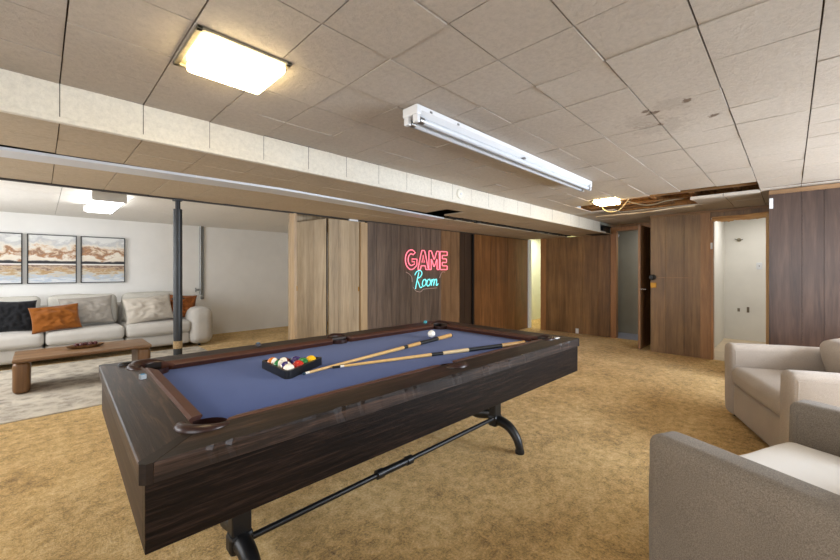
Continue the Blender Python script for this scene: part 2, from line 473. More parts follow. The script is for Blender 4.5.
# soffit: white tiled face, lip moulding, tiled underside in two runs with an open slot
bm = new()
for i in range(-6, 22):
    x0, x1 = GX + i * SX, GX + (i + 1) * SX
    z = [ZC + .02, ZC + .02, ZS + .03, ZS + .03]
    face(bm, [(x0, YS + .004, ZC + .02), (x1, YS + .004, ZC + .02), (x1, YS + .004, ZS), (x0, YS + .004, ZS)], 1)
    y = YS - random.uniform(0, .002)
    face(bm, [(x0 + .0015, y, ZC), (x1 - .0015, y, ZC), (x1 - .0015, y, ZS + .02), (x0 + .0015, y, ZS + .02)], 0)
XE = 7.22
def under(y0, y1, skip=()):
    for i in range(-6, 25):
        x0, x1 = GX + i * SX, min(GX + (i + 1) * SX, XB)
        if i in skip or x0 > XB: continue
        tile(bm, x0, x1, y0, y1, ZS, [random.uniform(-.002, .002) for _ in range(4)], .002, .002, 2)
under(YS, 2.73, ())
under(2.73, 3.06, (10,))
under(3.26, 3.70, ())
under(3.70, YW + .06, ())
box(bm, -1.7, XB, YW + .05, YW + .09, ZS, ZC + .05, 2)
box(bm, -1.7, XB, YS + .02, YW + .06, ZS + .12, ZS + .14, 3)
box(bm, XE, XB, YS + .04, YS + .35, ZS - .005, ZC - .03, 3)
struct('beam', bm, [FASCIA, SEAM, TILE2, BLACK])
bm = new(); box(bm, -1.7, XE, YS - .012, YS + .02, ZS - .004, ZS + .022, bev=.005)
struct('trim_1', bm, FASCIA)
bm = new()                       # flat metal track under the soffit
pts = [(-1.7, 3.12), (-.15, 3.1), (.6, 3.05), (1.4, 3.0), (2.3, 3.05), (3.1, 3.13), (3.66, 3.18)]
for (xa, ya), (xb, yb) in zip(pts, pts[1:]):
    prism(bm, [(xa, ya), (xb, yb), (xb, yb + .2), (xa, ya + .2)], ZS - .018, ZS - .001)
tag(obj('ceiling_track', bm, plain('track_metal', rgb(206, 210, 216), .35, metal=.15)), 'long flat whitish metal track running under the dropped soffit', 'track')
bm = new()                       # bundled debris in the slot to the end of the track
for k in range(26):
    x = 3.75 + k * .145 + random.uniform(-.03, .03)
    box(bm, x, x + random.uniform(.03, .1), 3.1 + random.uniform(0, .06), 3.22, ZS + random.uniform(-.004, .02), ZS + .06)
tube(bm, [(3.7 + .2 * i, 3.2 + .015 * math.sin(i * 1.7), ZS + .02 + .008 * math.cos(i)) for i in range(19)], .012, 6)
tag(obj('insulation_scraps', bm, plain('scrap', rgb(52, 50, 46), .9, nscale=9, namt=.6)), 'dark frayed scraps hanging in the open slot of the soffit', 'debris')['kind'] = 'stuff'
bm = new(); box(bm, -1.7, XB, YW - .012, YW + .03, ZS - .012, ZS + .012)
struct('trim_2', bm, plain('black_edge', rgb(40, 34, 28), .6))

# sign wall, boards of several finishes, tiny gaps between them
bm = new()
B = [(3.161, 3.33, 0), (3.335, 3.597, 0), (3.602, 3.77, 0), (3.775, 3.939, 0), (3.944, 4.21, 0), (4.214, 4.45, 0), (4.454, 4.697, 0), (4.70, 4.95, 1), (4.954, 5.189, 1),
     (5.20, 5.33, 2), (5.335, 5.48, 2), (5.60, 5.86, 3), (5.864, 6.15, 3), (6.154, 6.519, 3), (6.522, 6.76, 3), (6.764, 7.058, 3), (7.062, 7.31, 3), (7.314, 7.60, 3)]
for x0, x1, mi in B: box(bm, x0, x1, YW, YW + .02, 0, ZS, mi)
box(bm, 3.161, 7.72, YW + .019, YW + .05, 0, ZS, 2)
struct('wall_left', bm, [DGREY, MID, DARK, ORANGE])
bm = new(); box(bm, 5.545, 5.585, YW - .03, YW, 0, ZS - .02)
tag(obj('vertical_cover_strip', bm, plain('strip', rgb(30, 28, 26), .4, metal=.3)), 'thin dark metal strip standing upright between the sign boards and orange-brown boards', 'strip')

# closet front: posts, header and two folding doors
bm = new(); box(bm, 2.092, 2.122, YW - .01, YW + .10, 0, ZS); struct('trim_3', bm, TANTRIM)
bm = new(); box(bm, 3.05, 3.161, YW - .012, YW + .10, 0, ZS - .03); struct('trim_4', bm, TANTRIM)
bm = new(); box(bm, 2.17, 3.05, YW + .27, YW + .29, ZS - .17, ZS + .06); struct('trim_5', bm, TAN)
def door_leaf(name, w, M, knob, sag=0):
    bm = new(); x = 0
    for f in (.3, .35, .35):
        box(bm, x + .001, x + w * f - .001, 0, .028, .02, 1.9, 0); x += w * f
    box(bm, .003, w - .003, .004, .024, .021, 1.899)
    for v in bm.verts:
        if v.co.z > 1.5: v.co.z += .03 - sag * (1 - (v.co.x / w) ** 1.6)
    bmesh.ops.transform(bm, matrix=M, verts=bm.verts[:])
    o = struct(name, bm, TAN)
    bm = new()
    for hz in knob:
        box(bm, hz[0] - .006, hz[0] + .006, -.012, 0, hz[1] - .03, hz[1] + .03, bev=.003)
    bmesh.ops.transform(bm, matrix=M, verts=bm.verts[:])
    obj('hinge', bm, BRASS, o)
    return o
M1 = TR(2.545, YW + .035, 0) @ Matrix.Rotation(-.40, 4, 'Z') @ Matrix.Translation((-.455, 0, 0))
d1 = door_leaf('door_1', .455, M1, [(.10, 1.05)], .085)
bm = new(); box(bm, 2.53, 2.58, YW + .062, YW + .075, 0, ZS - .02); struct('trim_16', bm, DARK)
d2 = door_leaf('door_2', .47, TR(2.575, YW + .02, 0), [(.455, 1.02)])
bm = new(); box(bm, 2.86, 3.0, YW - .02, YW + .015, 1.925, 1.95, bev=.004); obj('pivot_bracket', bm, METALW, d2)

# white far wall of the sitting area, its ceiling and end walls
bm = new(); box(bm, -1.7, 5.2, 8.18, 8.3, 0, ZC + .1); struct('wall_far', bm, WHITE)
bm = new()
for i in range(-3, 9):
    for j in range(0, 5):
        x0 = -1.7 + i * .62 + 1.86; y0 = YW + .09 + j * .8
        tile(bm, x0, x0 + .62, y0, y0 + .8, ZC, [random.uniform(-.001, .001) for _ in range(4)], .002, .002)
struct('ceiling_lounge', bm, [plain('lounge_ceiling', rgb(232, 228, 220), .8, nscale=30, namt=.04), SEAM])
bm = new(); box(bm, 5.1, 5.2, YW + .05, 8.18, 0, ZC + .1); struct('wall_lounge_end', bm, WHITE)
bm = new(); box(bm, -1.8, -1.7, -2.1, 8.3, 0, .75); box(bm, -1.8, -1.7, -2.1, 8.3, 1.95, ZC + .2)
for y0, y1 in ((-2.1, -1.4), (.9, 2.6), (3.9, 5.2), (7.0, 8.3)): box(bm, -1.8, -1.7, y0, y1, .75, 1.95)
struct('wall_near', bm, WHITE)
bm = new(); box(bm, -1.8, 7, -2.2, -2.1, 0, .75); box(bm, -1.8, 7, -2.2, -2.1, 2.0, ZC + .2)
for x0, x1 in ((-1.8, 2.6), (5.3, 7)): box(bm, x0, x1, -2.2, -2.1, .75, 2.0)
struct('wall_side', bm, WHITE)
def window(name, cx, cy, w, z0, z1, along):
    bm = new()
    def bar(a0, a1, b0, b1):
        if along == 'X': box(bm, cx + a0, cx + a1, cy - .03, cy + .03, b0, b1)
        else: box(bm, cx - .03, cx + .03, cy + a0, cy + a1, b0, b1)
    for a in (-w / 2, 0, w / 2): bar(a - .02, a + .02, z0, z1)
    bar(-w / 2, w / 2, z0, z0 + .04); bar(-w / 2, w / 2, z1 - .04, z1)
    o = struct(name, bm, METALW)
    return o
window('window_1', 3.95, -2.15, 2.7, .75, 2.0, 'X')
window('fill_window_2', -1.75, -.25, 2.3, .75, 1.95, 'Y')  # unseen window added for ambient fill and the dark wall's sheen
window('fill_window_3', -1.75, 3.25, 1.3, .75, 1.95, 'Y')  # unseen window, added as an opening for more ambient fill
window('fill_window_4', -1.75, 6.1, 1.8, .75, 1.95, 'Y')  # unseen window added to bring fill light into the sitting area

# back wall (plywood) with a slim passage at the corner and an ajar door
def planks_y(bm, x0, x1, ys, z0, z1, mi=0, gap=.0035):
    for a, b in zip(ys, ys[1:]): box(bm, x0, x1, a + gap / 2, b - gap / 2, z0, z1, mi)
    box(bm, x0 + .012, x1 + .02, ys[0], ys[-1], z0, z1, 1)
bm = new()
planks_y(bm, XB, XB + .02, [2.44, 2.66, 2.95, 3.42, 3.79], 0, ZS + .0)
planks_y(bm, XB, XB + .02, [1.2, 1.6, 2.0, 2.44], 2.07, ZC + .05)
box(bm, XB + .002, XB + .03, 1.2, 1.73, 0, 2.07)
struct('wall_back', bm, [PLY, DARK])
bm = new(); box(bm, XB - .012, XB + .10, 2.33, 2.43, 0, 2.08); box(bm, XB - .012, XB + .1, 1.70, 2.33, 2.01, 2.08); box(bm, XB - .012, XB + .1, 1.66, 1.70, 0, 2.08)
struct('trim_6', bm, JAMB)
bm = new(); box(bm, XB - .015, XB + .10, 3.72, 3.84, 0, ZS); struct('trim_7', bm, JAMB)
bm = new(); box(bm, XB - .005, XB + .12, 4.125, 4.15, 0, ZS); struct('trim_8', bm, METALW)
# ajar door seen nearly edge-on
bm = new(); box(bm, -.83, 0, -.035, 0, .012, 2.0, bev=.003)
dM = TR(7.565, 1.735, 0, rz=-.01)
bmesh.ops.transform(bm, matrix=dM, verts=bm.verts[:])
dr = struct('door_3', bm, wood('door_veneer', [rgb(88, 60, 38), rgb(128, 92, 60), rgb(152, 114, 78)], rough=.4))
bm = new()
for s in (-1, 1):
    y = .0 if s > 0 else -.035
    tube(bm, [(-.77, y, .97), (-.77, y + s * .05, .97)], .01, 10)
    tube(bm, [(-.77, y + s * .05, .97), (-.66, y + s * .052, .965)], .009, 10)
    lathe(bm, [(0, 0), (.028, 0), (.026, .008), (0, .008)], 16, TR(-.77, y, .97, rx=-s * PI / 2))
bmesh.ops.transform(bm, matrix=dM, verts=bm.verts[:])
obj('door_handle', bm, STEEL, dr, True)
# dim store room behind the ajar door
bm = new(); box(bm, 8.35, 8.4, 1.2, 3.2, 0, 2.3); box(bm, XB + .1, 8.35, 2.52, 2.56, 0, 2.3); box(bm, XB + .1, 8.35, 1.2, 1.24, 0, 2.3)
struct('wall_store_room', bm, GREYP)
bm = new(); box(bm, XB + .02, 8.35, 1.24, 2.52, 0, .004); struct('floor_store_room', bm, plain('vinyl', rgb(150, 150, 158), .4, nscale=6, namt=.1))
bm = new(); box(bm, XB + .03, 8.4, 1.2, 2.56, 2.2, 2.3); struct('ceiling_store_room', bm, GREYP)
br = thing('clothes_rail_bracket', 'metal bracket with short pale tube behind the half-open door', 'bracket', (7.78, 2.515, 1.8))
bm = new(); box(bm, -.02, .02, -.16, 0, .04, .07); box(bm, -.015, .015, -.01, 0, -.14, .07); obj('arm', bm, STEEL, br)
bm = new(); tube(bm, [(0, -.03, -.08), (.0, -.17, .16)], .022, 12); obj('tube', bm, METALW, br, True)
bm = new(); box(bm, 7.7, 7.8, 2.36, 2.515, 1.6, 1.625); tag(obj('wall_cleat', bm, BTRIM), 'small brown wooden cleat on the store room wall', 'cleat')
# pale room past the slim passage
bm = new(); box(bm, XB + .11, 9.9, 4.74, 4.79, 0, 2.3); box(bm, 9.85, 9.9, 3.0, 4.8, 0, 2.3); box(bm, XB + .13, 9.9, 3.0, 3.05, 0, 2.3); box(bm, 7.62, 7.72, 4.2, 4.8, 0, 2.3)
struct('wall_passage', bm, PALE)
bm = new(); box(bm, XB + .02, 9.9, 3.0, 4.8, 2.13, 2.2); struct('ceiling_passage', bm, PALE)
bm = new(); box(bm, 9.82, 9.85, 3.05, 4.74, .56, .60); struct('trim_9', bm, METALW)

# closet wall with the stripped doorway, and the white room beyond
bm = new()
planks_y(bm, XC, XC + .02, [.93, 1.13, 1.36, 1.565], 0, ZC - .01)
planks_y(bm, XC, XC + .02, [.17, .31, .46, .66, .81, .93], 2.02, ZC, 0)
box(bm, XC + .0, XC + .87, 1.545, 1.565, 0, ZC)
struct('wall_closet', bm, [PLY2, DARK])
bm = new(); box(bm, XC - .018, XC + .02, .815, .93, 0, 2.10); struct('trim_10', bm, BTRIM)
bm = new(); box(bm, XC - .01, XC + .1, .785, .815, 0, 2.0); struct('trim_11', bm, JAMB)
bm = new(); box(bm, XC + .01, XC + .1, .19, .235, 0, 2.0); box(bm, XC - .012, XC + .01, .168, .225, 0, 2.02); struct('trim_12', bm, RAWZ)
bm = new()                      # splintered header
n = 30; top = []; bot = []
for k in range(n + 1):
    y = .2 + .60 * k / n
    top.append((y, 2.03 + random.uniform(-.004, .004))); bot.append((y, 1.968 + random.uniform(-.009, .009) + .008 * math.sin(k * .5)))
poly = bot + top[::-1]
a = [bm.verts.new((XC - .01, y, z)) for y, z in poly]; b = [bm.verts.new((XC + .08, y, z)) for y, z in poly]
for k in range(n):
    q = [k, k + 1, 2 * n - k, 2 * n + 1 - k]
    bm.faces.new([a[i] for i in q]); bm.faces.new([b[i] for i in q][::-1])
m_ = len(poly)
for k in range(m_): bm.faces.new((a[k], b[k], b[(k + 1) % m_], a[(k + 1) % m_]))
struct('trim_13', bm, RAW)
bm = new()
tube(bm, [(XC - .02, .79, 1.99), (XC - .03, .5, 2.02), (XC - .02, .2, 2.035)], .008, 6)
obj('lath', bm, RAW, bpy.data.objects['trim_13'])
bm = new(); box(bm, XC - .018, XC - .010, .79, .815, 1.575, 1.665, bev=.001); tube(bm, [(XC - .02, .80, 1.575), (XC - .02, .80, 1.665)], .006, 8); obj('hinge', bm, METALW, bpy.data.objects['trim_11'])
bm = new(); box(bm, 9.0, 9.05, -.8, 1.4, 0, 2.4); box(bm, XC + .1, 9.0, .885, .93, 0, 2.4); box(bm, XC, 9.05, -.85, -.8, 0, 2.4)
struct('wall_white_room', bm, WHITE2)
bm = new(); box(bm, XC - .0, 9.0, -.8, .885, 0, .004); struct('floor_white_room', bm, plain('bare_floor', rgb(206, 188, 160), .7, nscale=4, namt=.1))
bm = new(); box(bm, XC + .03, 9.05, -.85, .93, 2.3, 2.4); struct('ceiling_white_room', bm, WHITE2)
def plate(name, label, cat, y, z, w, h, c, slot=True):
    t = thing(name, label, cat, (8.998, y, z))
    bm = new(); box(bm, -.006, 0, -w / 2, w / 2, -h / 2, h / 2, bev=.002); obj('plate', bm, c, t)
    if slot:
        bm = new(); box(bm, -.014, -.006, -.006, .006, -.014, .014); obj('toggle', bm, STEEL, t)
plate('light_switch', 'white light switch on the bare wall inside the stripped doorway', 'switch', .40, 1.35, .075, .12, METALW)
plate('outlet_box', 'small dark outlet hole low in white room wall, nearer the doorway trim', 'outlet', .68, .55, .035, .06, plain('hole_dark', rgb(120, 110, 96), .8), False)
plate('outlet_box', 'taller dark outlet slot low in white room wall, beside stripped stud', 'outlet', .55, .56, .035, .1, plain('hole_dark2', rgb(110, 98, 84), .8), False)
wl = thing('wall_sconce_stub', 'bare fixture stub with wires on upper white room wall', 'fixture', (8.99, .675, 1.83))
bm = new(); lathe(bm, [(0, 0), (.035, 0), (.03, .02), (0, .025)], 16, TR(0, 0, 0, ry=-PI / 2)); obj('canopy', bm, TARN, wl, True)
bm = new(); tube(bm, [(-.02, -.06, .01), (-.03, 0, -.01), (-.02, .06, .02)], .006, 6); obj('wire', bm, BLACK, wl)

# dark panelled wall at the right and the crown strips
bm = new()
planks_y(bm, XD, XD + .02, [-2.1, -1.8, -1.5, -1.2, -.9, -.62, -.42, -.236, -.081, .168], 0, ZC - .04)
box(bm, XD + .021, XC, .148, .168, 0, ZC)
struct('wall_right', bm, [PURPLE, DARK])
bm = new(); box(bm, XD - .02, XD + .05, -2.1, .17, ZC - .05, ZC - .004, bev=.006); struct('trim_14', bm, CROWN)
bm = new(); box(bm, XC - .025, XC + .02, .17, 1.57, ZC - .035, ZC - .002, bev=.006); struct('trim_15', bm, CROWN)
bm = new(); box(bm, XD - .016, XD - .002, .135, .165, 1.93, 2.04, bev=.003)
obj('bracket', bm, METALW, bpy.data.objects['wall_right'])
# lock set on the edge of the closet panel
lk = thing('door_knob_lock', 'black knob lock with brass tag on edge of brown closet panel', 'lock', (XC, 1.535, 1.165))
bm = new(); lathe(bm, [(0, 0), (.045, 0), (.045, .012), (.02, .02), (.02, .045), (.036, .055), (.04, .075), (.03, .092), (0, .095)], 20, TR(0, 0, 0, ry=-PI / 2)); obj('knob', bm, IRON, lk, True)
bm = new(); box(bm, -.01, -.002, -.05, .03, -.165, -.085, bev=.003); obj('brass_tag', bm, BRASS, lk)
bm = new(); box(bm, XC - .008, XC - .001, .98, 1.47, 1.158, 1.166); obj('batten', bm, BTRIM, bpy.data.objects['wall_closet'])
# outlet low on the back plywood
ot = thing('wall_outlet', 'small white outlet low on plywood behind the pool table end', 'outlet', (XB, 3.06, .055))
bm = new(); box(bm, -.012, 0, -.03, .03, -.05, .05, bev=.003); obj('cover', bm, METALW, ot)
bm = new(); box(bm, -.015, -.012, -.012, .012, .008, .032, bev=.001); box(bm, -.015, -.012, -.012, .012, -.032, -.008, bev=.001); obj('socket', bm, IVORY, ot)

# joists, torn tile, wires in the ceiling hole
for k, y in enumerate((.42, .83, 1.24, 1.65)):
    bm = new(); box(bm, 4.6, 6.6, y, y + .045, 2.2, 2.398, bev=.003)
    tag(obj('ceiling_joist', bm, JOIST), ['wooden joist in the ceiling hole, first from the dark panelled wall', 'wooden joist in the ceiling hole, second from the dark panelled wall', 'wooden joist in the ceiling hole, third from the dark panelled wall', 'wooden joist in the ceiling hole next to the glowing bulb fixture'][k], 'joist', 'joists in the ceiling hole')
for k, (x, y0, y1) in enumerate(((5.2, .25, 2.05), (5.62, .9, 2.08), (5.9, 1.1, 1.9))):
    bm = new(); box(bm, x, x + .05, y0, y1, 2.165, 2.187, bev=.002)
    tag(obj('furring_strip', bm, FURR), ['long furring strip along front edge of the ceiling hole', 'furring strip across the middle of the ceiling hole', 'short furring strip along back edge of the ceiling hole'][k], 'strip', 'furring strips')
bm = new()
P1 = [(5.72, .86), (5.76, 1.1), (5.70, 1.3), (5.77, 1.5), (5.73, 1.75), (5.78, 2.05), (6.0, 2.07), (5.98, 1.7), (5.95, 1.3), (5.93, .88)]
vs = prism(bm, P1, -.006, .006); bmesh.ops.transform(bm, matrix=Matrix.Translation((0, 0, 2.085)), verts=vs)
for v in vs: v.co.z += (v.co.x - 5.95) * .12 * (1 if v.co.y > 1.2 else .3)
tag(obj('hanging_ceiling_tile', bm, TILE2), 'torn ceiling tile strip sagging below the hole', 'tile')
bm = new()
tube(bm, catmull([(5.1, 1.75, 2.15), (5.05, 1.7, 2.05), (5.0, 1.6, 2.0), (5.02, 1.5, 2.02), (5.1, 1.42, 2.15)]), .005, 6)
tube(bm, catmull([(5.3, 1.5, 2.16), (5.42, 1.3, 2.1), (5.5, 1.1, 2.14), (5.6, .95, 2.16)]), .006, 6)
tag(obj('hanging_cord', bm, plain('cable', rgb(120, 108, 84), .6)), 'loose pale cable looping down beside the glowing fixture', 'cable')

# ------------------------------------------------------------------ ceiling lights
def recessed(name, label, x0, x1, y0, y1, lens, zf=.012, drop=.04, up=0, sh=(.012, -.006)):
    t = thing(name, label, 'ceiling light', ((x0 + x1) / 2, (y0 + y1) / 2, ZC))
    hx, hy = (x1 - x0) / 2, (y1 - y0) / 2
    bm = new()
    for a in ((-hx, hx, -hy, -hy + .02), (-hx, hx, hy - .02, hy), (-hx, -hx + .02, -hy, hy), (hx - .02, hx, -hy, hy)):
        box(bm, a[0], a[1], a[2], a[3], -zf, .0, bev=.002)
    if not up: box(bm, -hx, hx, -hy, hy, -.003, .0)
    obj('housing', bm, TARN, t)
    bm = new()
    softbox(bm, (2 * hx - .05, 2 * hy - .06, drop), .015, 4, (0, 0, .004)); bmesh.ops.translate(bm, vec=(*sh, up - drop / 2 - .003), verts=bm.verts[:])
    obj('lens', bm, lens, t, 'all')
    return t
recessed('ceiling_light', 'bright square recessed ceiling light with yellowed metal surround', .385, .735, 1.475, 1.815, LAMP1)
recessed('ceiling_light', 'small glowing ceiling light beside the torn ceiling hole', 4.785, 5.08, 1.478, 1.778, LAMP2, drop=.12, up=.085)
t = thing('ceiling_light', 'white wraparound light on the sitting area ceiling above the sofa', 'ceiling light', (.54, 5.93, ZC))
bm = new(); box(bm, -.15, .15, -.59, -.56, -.1, 0, bev=.004); box(bm, -.15, .15, .56, .59, -.1, 0, bev=.004); box(bm, -.13, .13, -.56, .56, -.03, -.001); obj('end_caps', bm, plain('fixture_grey', rgb(176, 172, 164), .5), t)
bm = new(); softbox(bm, (.28, 1.11, .075), .03, 4); bmesh.ops.translate(bm, vec=(0, 0, -.067), verts=bm.verts[:]); obj('diffuser', bm, LAMP3, t, 'all')

# long twin-tube strip light, unlit
t = thing('ceiling_strip_light', 'long white twin-tube fluorescent strip fixture on the tiled ceiling', 'ceiling light', (1.355, 1.415, ZC - .005), 0)
Lf = 2.38
bm = new()
prof = [(-.052, 0), (-.052, -.025), (-.024, -.046), (.024, -.046), (.052, -.025), (.052, 0)]
a = [bm.verts.new((0.03, y, z)) for y, z in prof]; b = [bm.verts.new((Lf - .03, y, z)) for y, z in prof]
bm.faces.new(a); bm.faces.new(b[::-1])
for k in range(6): bm.faces.new((a[k], a[(k + 1) % 6], b[(k + 1) % 6], b[k]))
obj('channel', bm, METALW, t)
for e in (0, Lf):
    s = 1 if e == 0 else -1
    bm = new(); box(bm, min(e, e + s * .035), max(e, e + s * .035), -.055, .055, -.05, 0, bev=.005); 
    for yy in (-.033, .033): box(bm, min(e + s * .005, e + s * .03), max(e + s * .005, e + s * .03), yy - .018, yy + .018, -.09, -.045, bev=.006)
    obj('end_cap', bm, METALW, t)
for yy in (-.033, .033):
    bm = new(); tube(bm, [(.034, yy, -.071), (Lf - .034, yy, -.071)], .0175, 14); tb = obj('tube', bm, TUBE, t, True)
    for e in (.034, Lf - .034):
        bm = new(); tube(bm, [(e, yy, -.071), (e + (.03 if e < 1 else -.03), yy, -.071)], .0185, 14)
        obj('tube_collar', bm, STEEL, tb, True)
bm = new(); box(bm, Lf * .46, Lf * .47, -.05, -.02, -.05, -.04); obj('clip', bm, STEEL, t)
for x in (.1, .33):
    bm = new(); box(bm, x, x + .015, -.056, -.05, -.022, -.012); obj('screw', bm, STEEL, t)

t = thing('smoke_detector_base', 'round white cover plate on the white soffit face', 'cover', (3.0, YS, 2.046))
bm = new(); lathe(bm, [(0, 0), (.05, 0), (.05, .012), (.042, .02), (0, .022)], 24, TR(0, 0, 0, rx=PI / 2)); obj('cover', bm, IVORY, t, True)
bm = new(); lathe(bm, [(0, .02), (.014, .02), (.012, .028), (0, .029)], 16, TR(0, 0, 0, rx=PI / 2)); obj('centre_cap', bm, METALW, t, True)

# support pole
t = thing('support_pole', 'dark steel support pole standing between pool room and sitting area', 'pole', (.92, YW, 0))
bm = new(); tube(bm, [(0, 0, .01), (0, 0, 1.85)], .037, 20); obj('lower_tube', bm, DIM, t, True)
bm = new(); tube(bm, [(0, 0, 1.85), (0, 0, ZS - .022)], .021, 16); obj('screw_tube', bm, plain('pole_dark', rgb(36, 38, 40), .5, metal=.3), t, True)
bm = new(); box(bm, -.035, .035, -.05, .05, ZS - .022, ZS - .013); obj('end_plate', bm, DIM, t)
bm = new(); box(bm, -.08, .08, -.08, .08, 0, .012); obj('end_plate', bm, DIM, t)
bm = new(); tube(bm, [(0, 0, .99), (0, 0, 1.02)], .040, 20); obj('collar', bm, DIM, t, True)
bm = new(); tube(bm, [(-.055, 0, 1.0), (.055, 0, 1.0)], .006, 8); obj('pin', bm, DIM, t, True)
bm = new(); tube(bm, [(0, 0, .53), (0, 0, .6)], .0385, 20); obj('paper_label', bm, plain('label_tan', rgb(150, 128, 92), .8, nscale=60, namt=.3), t, True)

# pipe with valve on the white wall
t = thing('wall_conduit', 'grey galvanised pipe with small valve running down the white wall', 'pipe', (2.19, 8.15, 0))
bm = new(); tube(bm, [(0, 0, ZC), (0, 0, .80)], .022, 12); obj('pipe', bm, PIPE, t, True)
bm = new(); tube(bm, [(.045, .01, ZC), (.045, .01, .74)], .014, 10); obj('pipe', bm, PIPE, t, True)
bm = new(); tube(bm, [(0, 0, .74), (.05, 0, .74)], .03, 10); obj('elbow', bm, PIPE, t, True)
bm = new(); tube(bm, [(-.09, -.01, .90), (.02, -.01, .90)], .016, 10); tube(bm, [(-.09, -.01, .86), (-.09, -.01, .94)], .012, 8); obj('valve', bm, PIPE, t, True)

# ------------------------------------------------------------------ pool table
R = -.0274
T = thing('pool_table', 'dark wooden pool table with blue cloth and black iron legs', 'pool table', (.166, 1.1025, 0), R)
L, W, ZR, ZB, RW = 2.456, 1.335, .80, .762, .152      # length, width, rail top, cloth level, rail width
PO = .19
PC = [(PO, PO), (L - PO, PO), (L - PO, W - PO), (PO, W - PO)]
MX = 1.275
# rails: mitred frame, outer edge slightly hewn along the long side
def rail(name, quad, m, rough_edge=None):
    bm = new()
    o1, o2, i2, i1 = quad
    n = 150
    outer_t = []; outer_m = []; outer_b = []
    for k in range(n + 1):
        f = k / n; p = Vector(o1).lerp(Vector(o2), f)
        jag = .0
        if rough_edge:
            jag = max(0, noise.noise(Vector((f * 32, 3.1, rough_edge))) * .009) + (random.uniform(.004, .009) if random.random() < .16 else 0) + random.uniform(0, .0015)
        inn = (Vector(i1).lerp(Vector(i2), f) - p).normalized()
        q = p + inn * (.004 + jag)
        outer_t.append(bm.verts.new((q.x, q.y, ZR)))
        q2 = p + inn * jag * .25
        outer_m.append(bm.verts.new((q2.x, q2.y, ZR - .006 - jag * .9)))
        outer_b.append(bm.verts.new((p.x, p.y, ZR - .05)))
    it = [bm.verts.new((*Vector(i1).lerp(Vector(i2), k / n), ZR)) for k in range(n + 1)]
    ib = [bm.verts.new((*Vector(i1).lerp(Vector(i2), k / n), ZR - .05)) for k in range(n + 1)]
    rows = [ib, it, outer_t, outer_m, outer_b]
    for a, b in zip(rows, rows[1:] + rows[:1]):
        for k in range(n): bm.faces.new((a[k], a[k + 1], b[k + 1], b[k]))
    for k in (0, n): bm.faces.new([r[k] for r in rows])
    return obj(name, bm, m, T)
c = .012; g = .0012
A_, B_, C_, D_ = (c, 0), (L - c, 0), (L - c, W), (c, W)
s2 = .016   # half width of the mitre block
i0, i1_, j0, j1 = RW, L - RW, RW, W - RW
rail('rail', [(c + s2, 0), (L - c - s2, 0), (i1_ - .02 , j0), (i0 + .02, j0)], TWX, 1.3)
rail('rail', [(L - c - s2, W), (c + s2, W), (i0 + .02, j1), (i1_ - .02, j1)], TWX, 2.3)
rail('rail', [(0, W - c - s2), (0, c + s2), (i0, j0 + .02), (i0, j1 - .02)], TWY)
rail('rail', [(L, c + s2), (L, W - c - s2), (i1_, j1 - .02), (i1_, j0 + .02)], TWY)
for (cx, cy, sx, sy) in ((0, 0, 1, 1), (L, 0, -1, 1), (L, W, -1, -1), (0, W, 1, -1)):
    bm = new()
    q = [(c + s2 - g, 0), (RW + .02 - g, RW), (RW, RW), (RW, RW + .02 - g), (0, c + s2 - g), (0, c + .001), (c + .001, 0)]
    prism(bm, [(cx + sx * x, cy + sy * y) for x, y in q], ZR - .051, ZR + .0004)
    obj('corner_block', bm, TWC, T)
# apron boards
ins = .012; za, zb = .575, ZR - .05
def apron(x0, x1, y0, y1, m):
    bm = new(); box(bm, x0, x1, y0, y1, za, zb, bev=.002); obj('apron_board', bm, m, T)
apron(ins, L - ins, ins, ins + .03, TWB); apron(ins, L - ins, W - ins - .03, W - ins, TWB)
TWE = wood('table_end_wood', [rgb(26, 18, 13), rgb(50, 37, 29), rgb(80, 62, 50)], grain='Y', spec=.25, rough=.5, freq=26, stretch=.05)
apron(ins, ins + .03, ins + .03, W - ins - .03, TWE); apron(L - ins - .03, L - ins, ins + .03, W - ins - .03, TWE)
bm = new(); box(bm, ins + .03, L - ins - .03, ins + .03, W - ins - .03, za + .03, za + .05); obj('underframe', bm, BLACK, T)
# cloth bed with the pocket mouths cut out
def arc(cx, cy, r, a0, a1, n=10): return [(cx + r * math.cos(a0 + (a1 - a0) * k / n), cy + r * math.sin(a0 + (a1 - a0) * k / n)) for k in range(n + 1)]
pr = .062
bm = new()
out = []
e = RW
out += arc(*PC[0], pr, PI * .95, -.45 * PI, 12)[0:0]
def notch(cx, cy, a0, a1): return arc(cx, cy, pr, a0, a1, 12)
h = math.sqrt(pr * pr - (PO - RW) ** 2); sa = math.asin((PO - RW) / pr)
out += notch(*PC[0], PI / 2 + math.acos(-(PO - RW) / pr) - PI / 2, -sa)[::1] if False else []
# corners: arc running inside the bed from one rail to the other
def corner(cx, cy, a_from, a_to): return arc(cx, cy, pr, a_from, a_to, 12)
out += corner(PC[0][0], PC[0][1], PI - math.acos((PO - RW) / pr) , math.acos((PO - RW) / pr) - PI / 2)      # W edge -> S edge
sp = pr * .85
out += arc(MX, RW - .01, sp, PI - .2, .2, 12)
out += corner(PC[1][0], PC[1][1], -PI / 2 - math.acos((PO - RW) / pr) + 2 * PI, math.acos((PO - RW) / pr))
out += corner(PC[2][0], PC[2][1], -math.acos((PO - RW) / pr) + 2 * PI, PI / 2 + math.acos((PO - RW) / pr))
out += arc(MX, W - RW + .01, sp, -.2, -PI + .2, 12)
out += corner(PC[3][0], PC[3][1], PI / 2 - math.acos((PO - RW) / pr), -PI + math.acos((PO - RW) / pr))
vs = [bm.verts.new((x, y, ZB)) for x, y in out]
ed = [bm.edges.new((vs[k], vs[(k + 1) % len(vs)])) for k in range(len(vs))]
r_ = bmesh.ops.triangle_fill(bm, edges=ed, use_beauty=True)
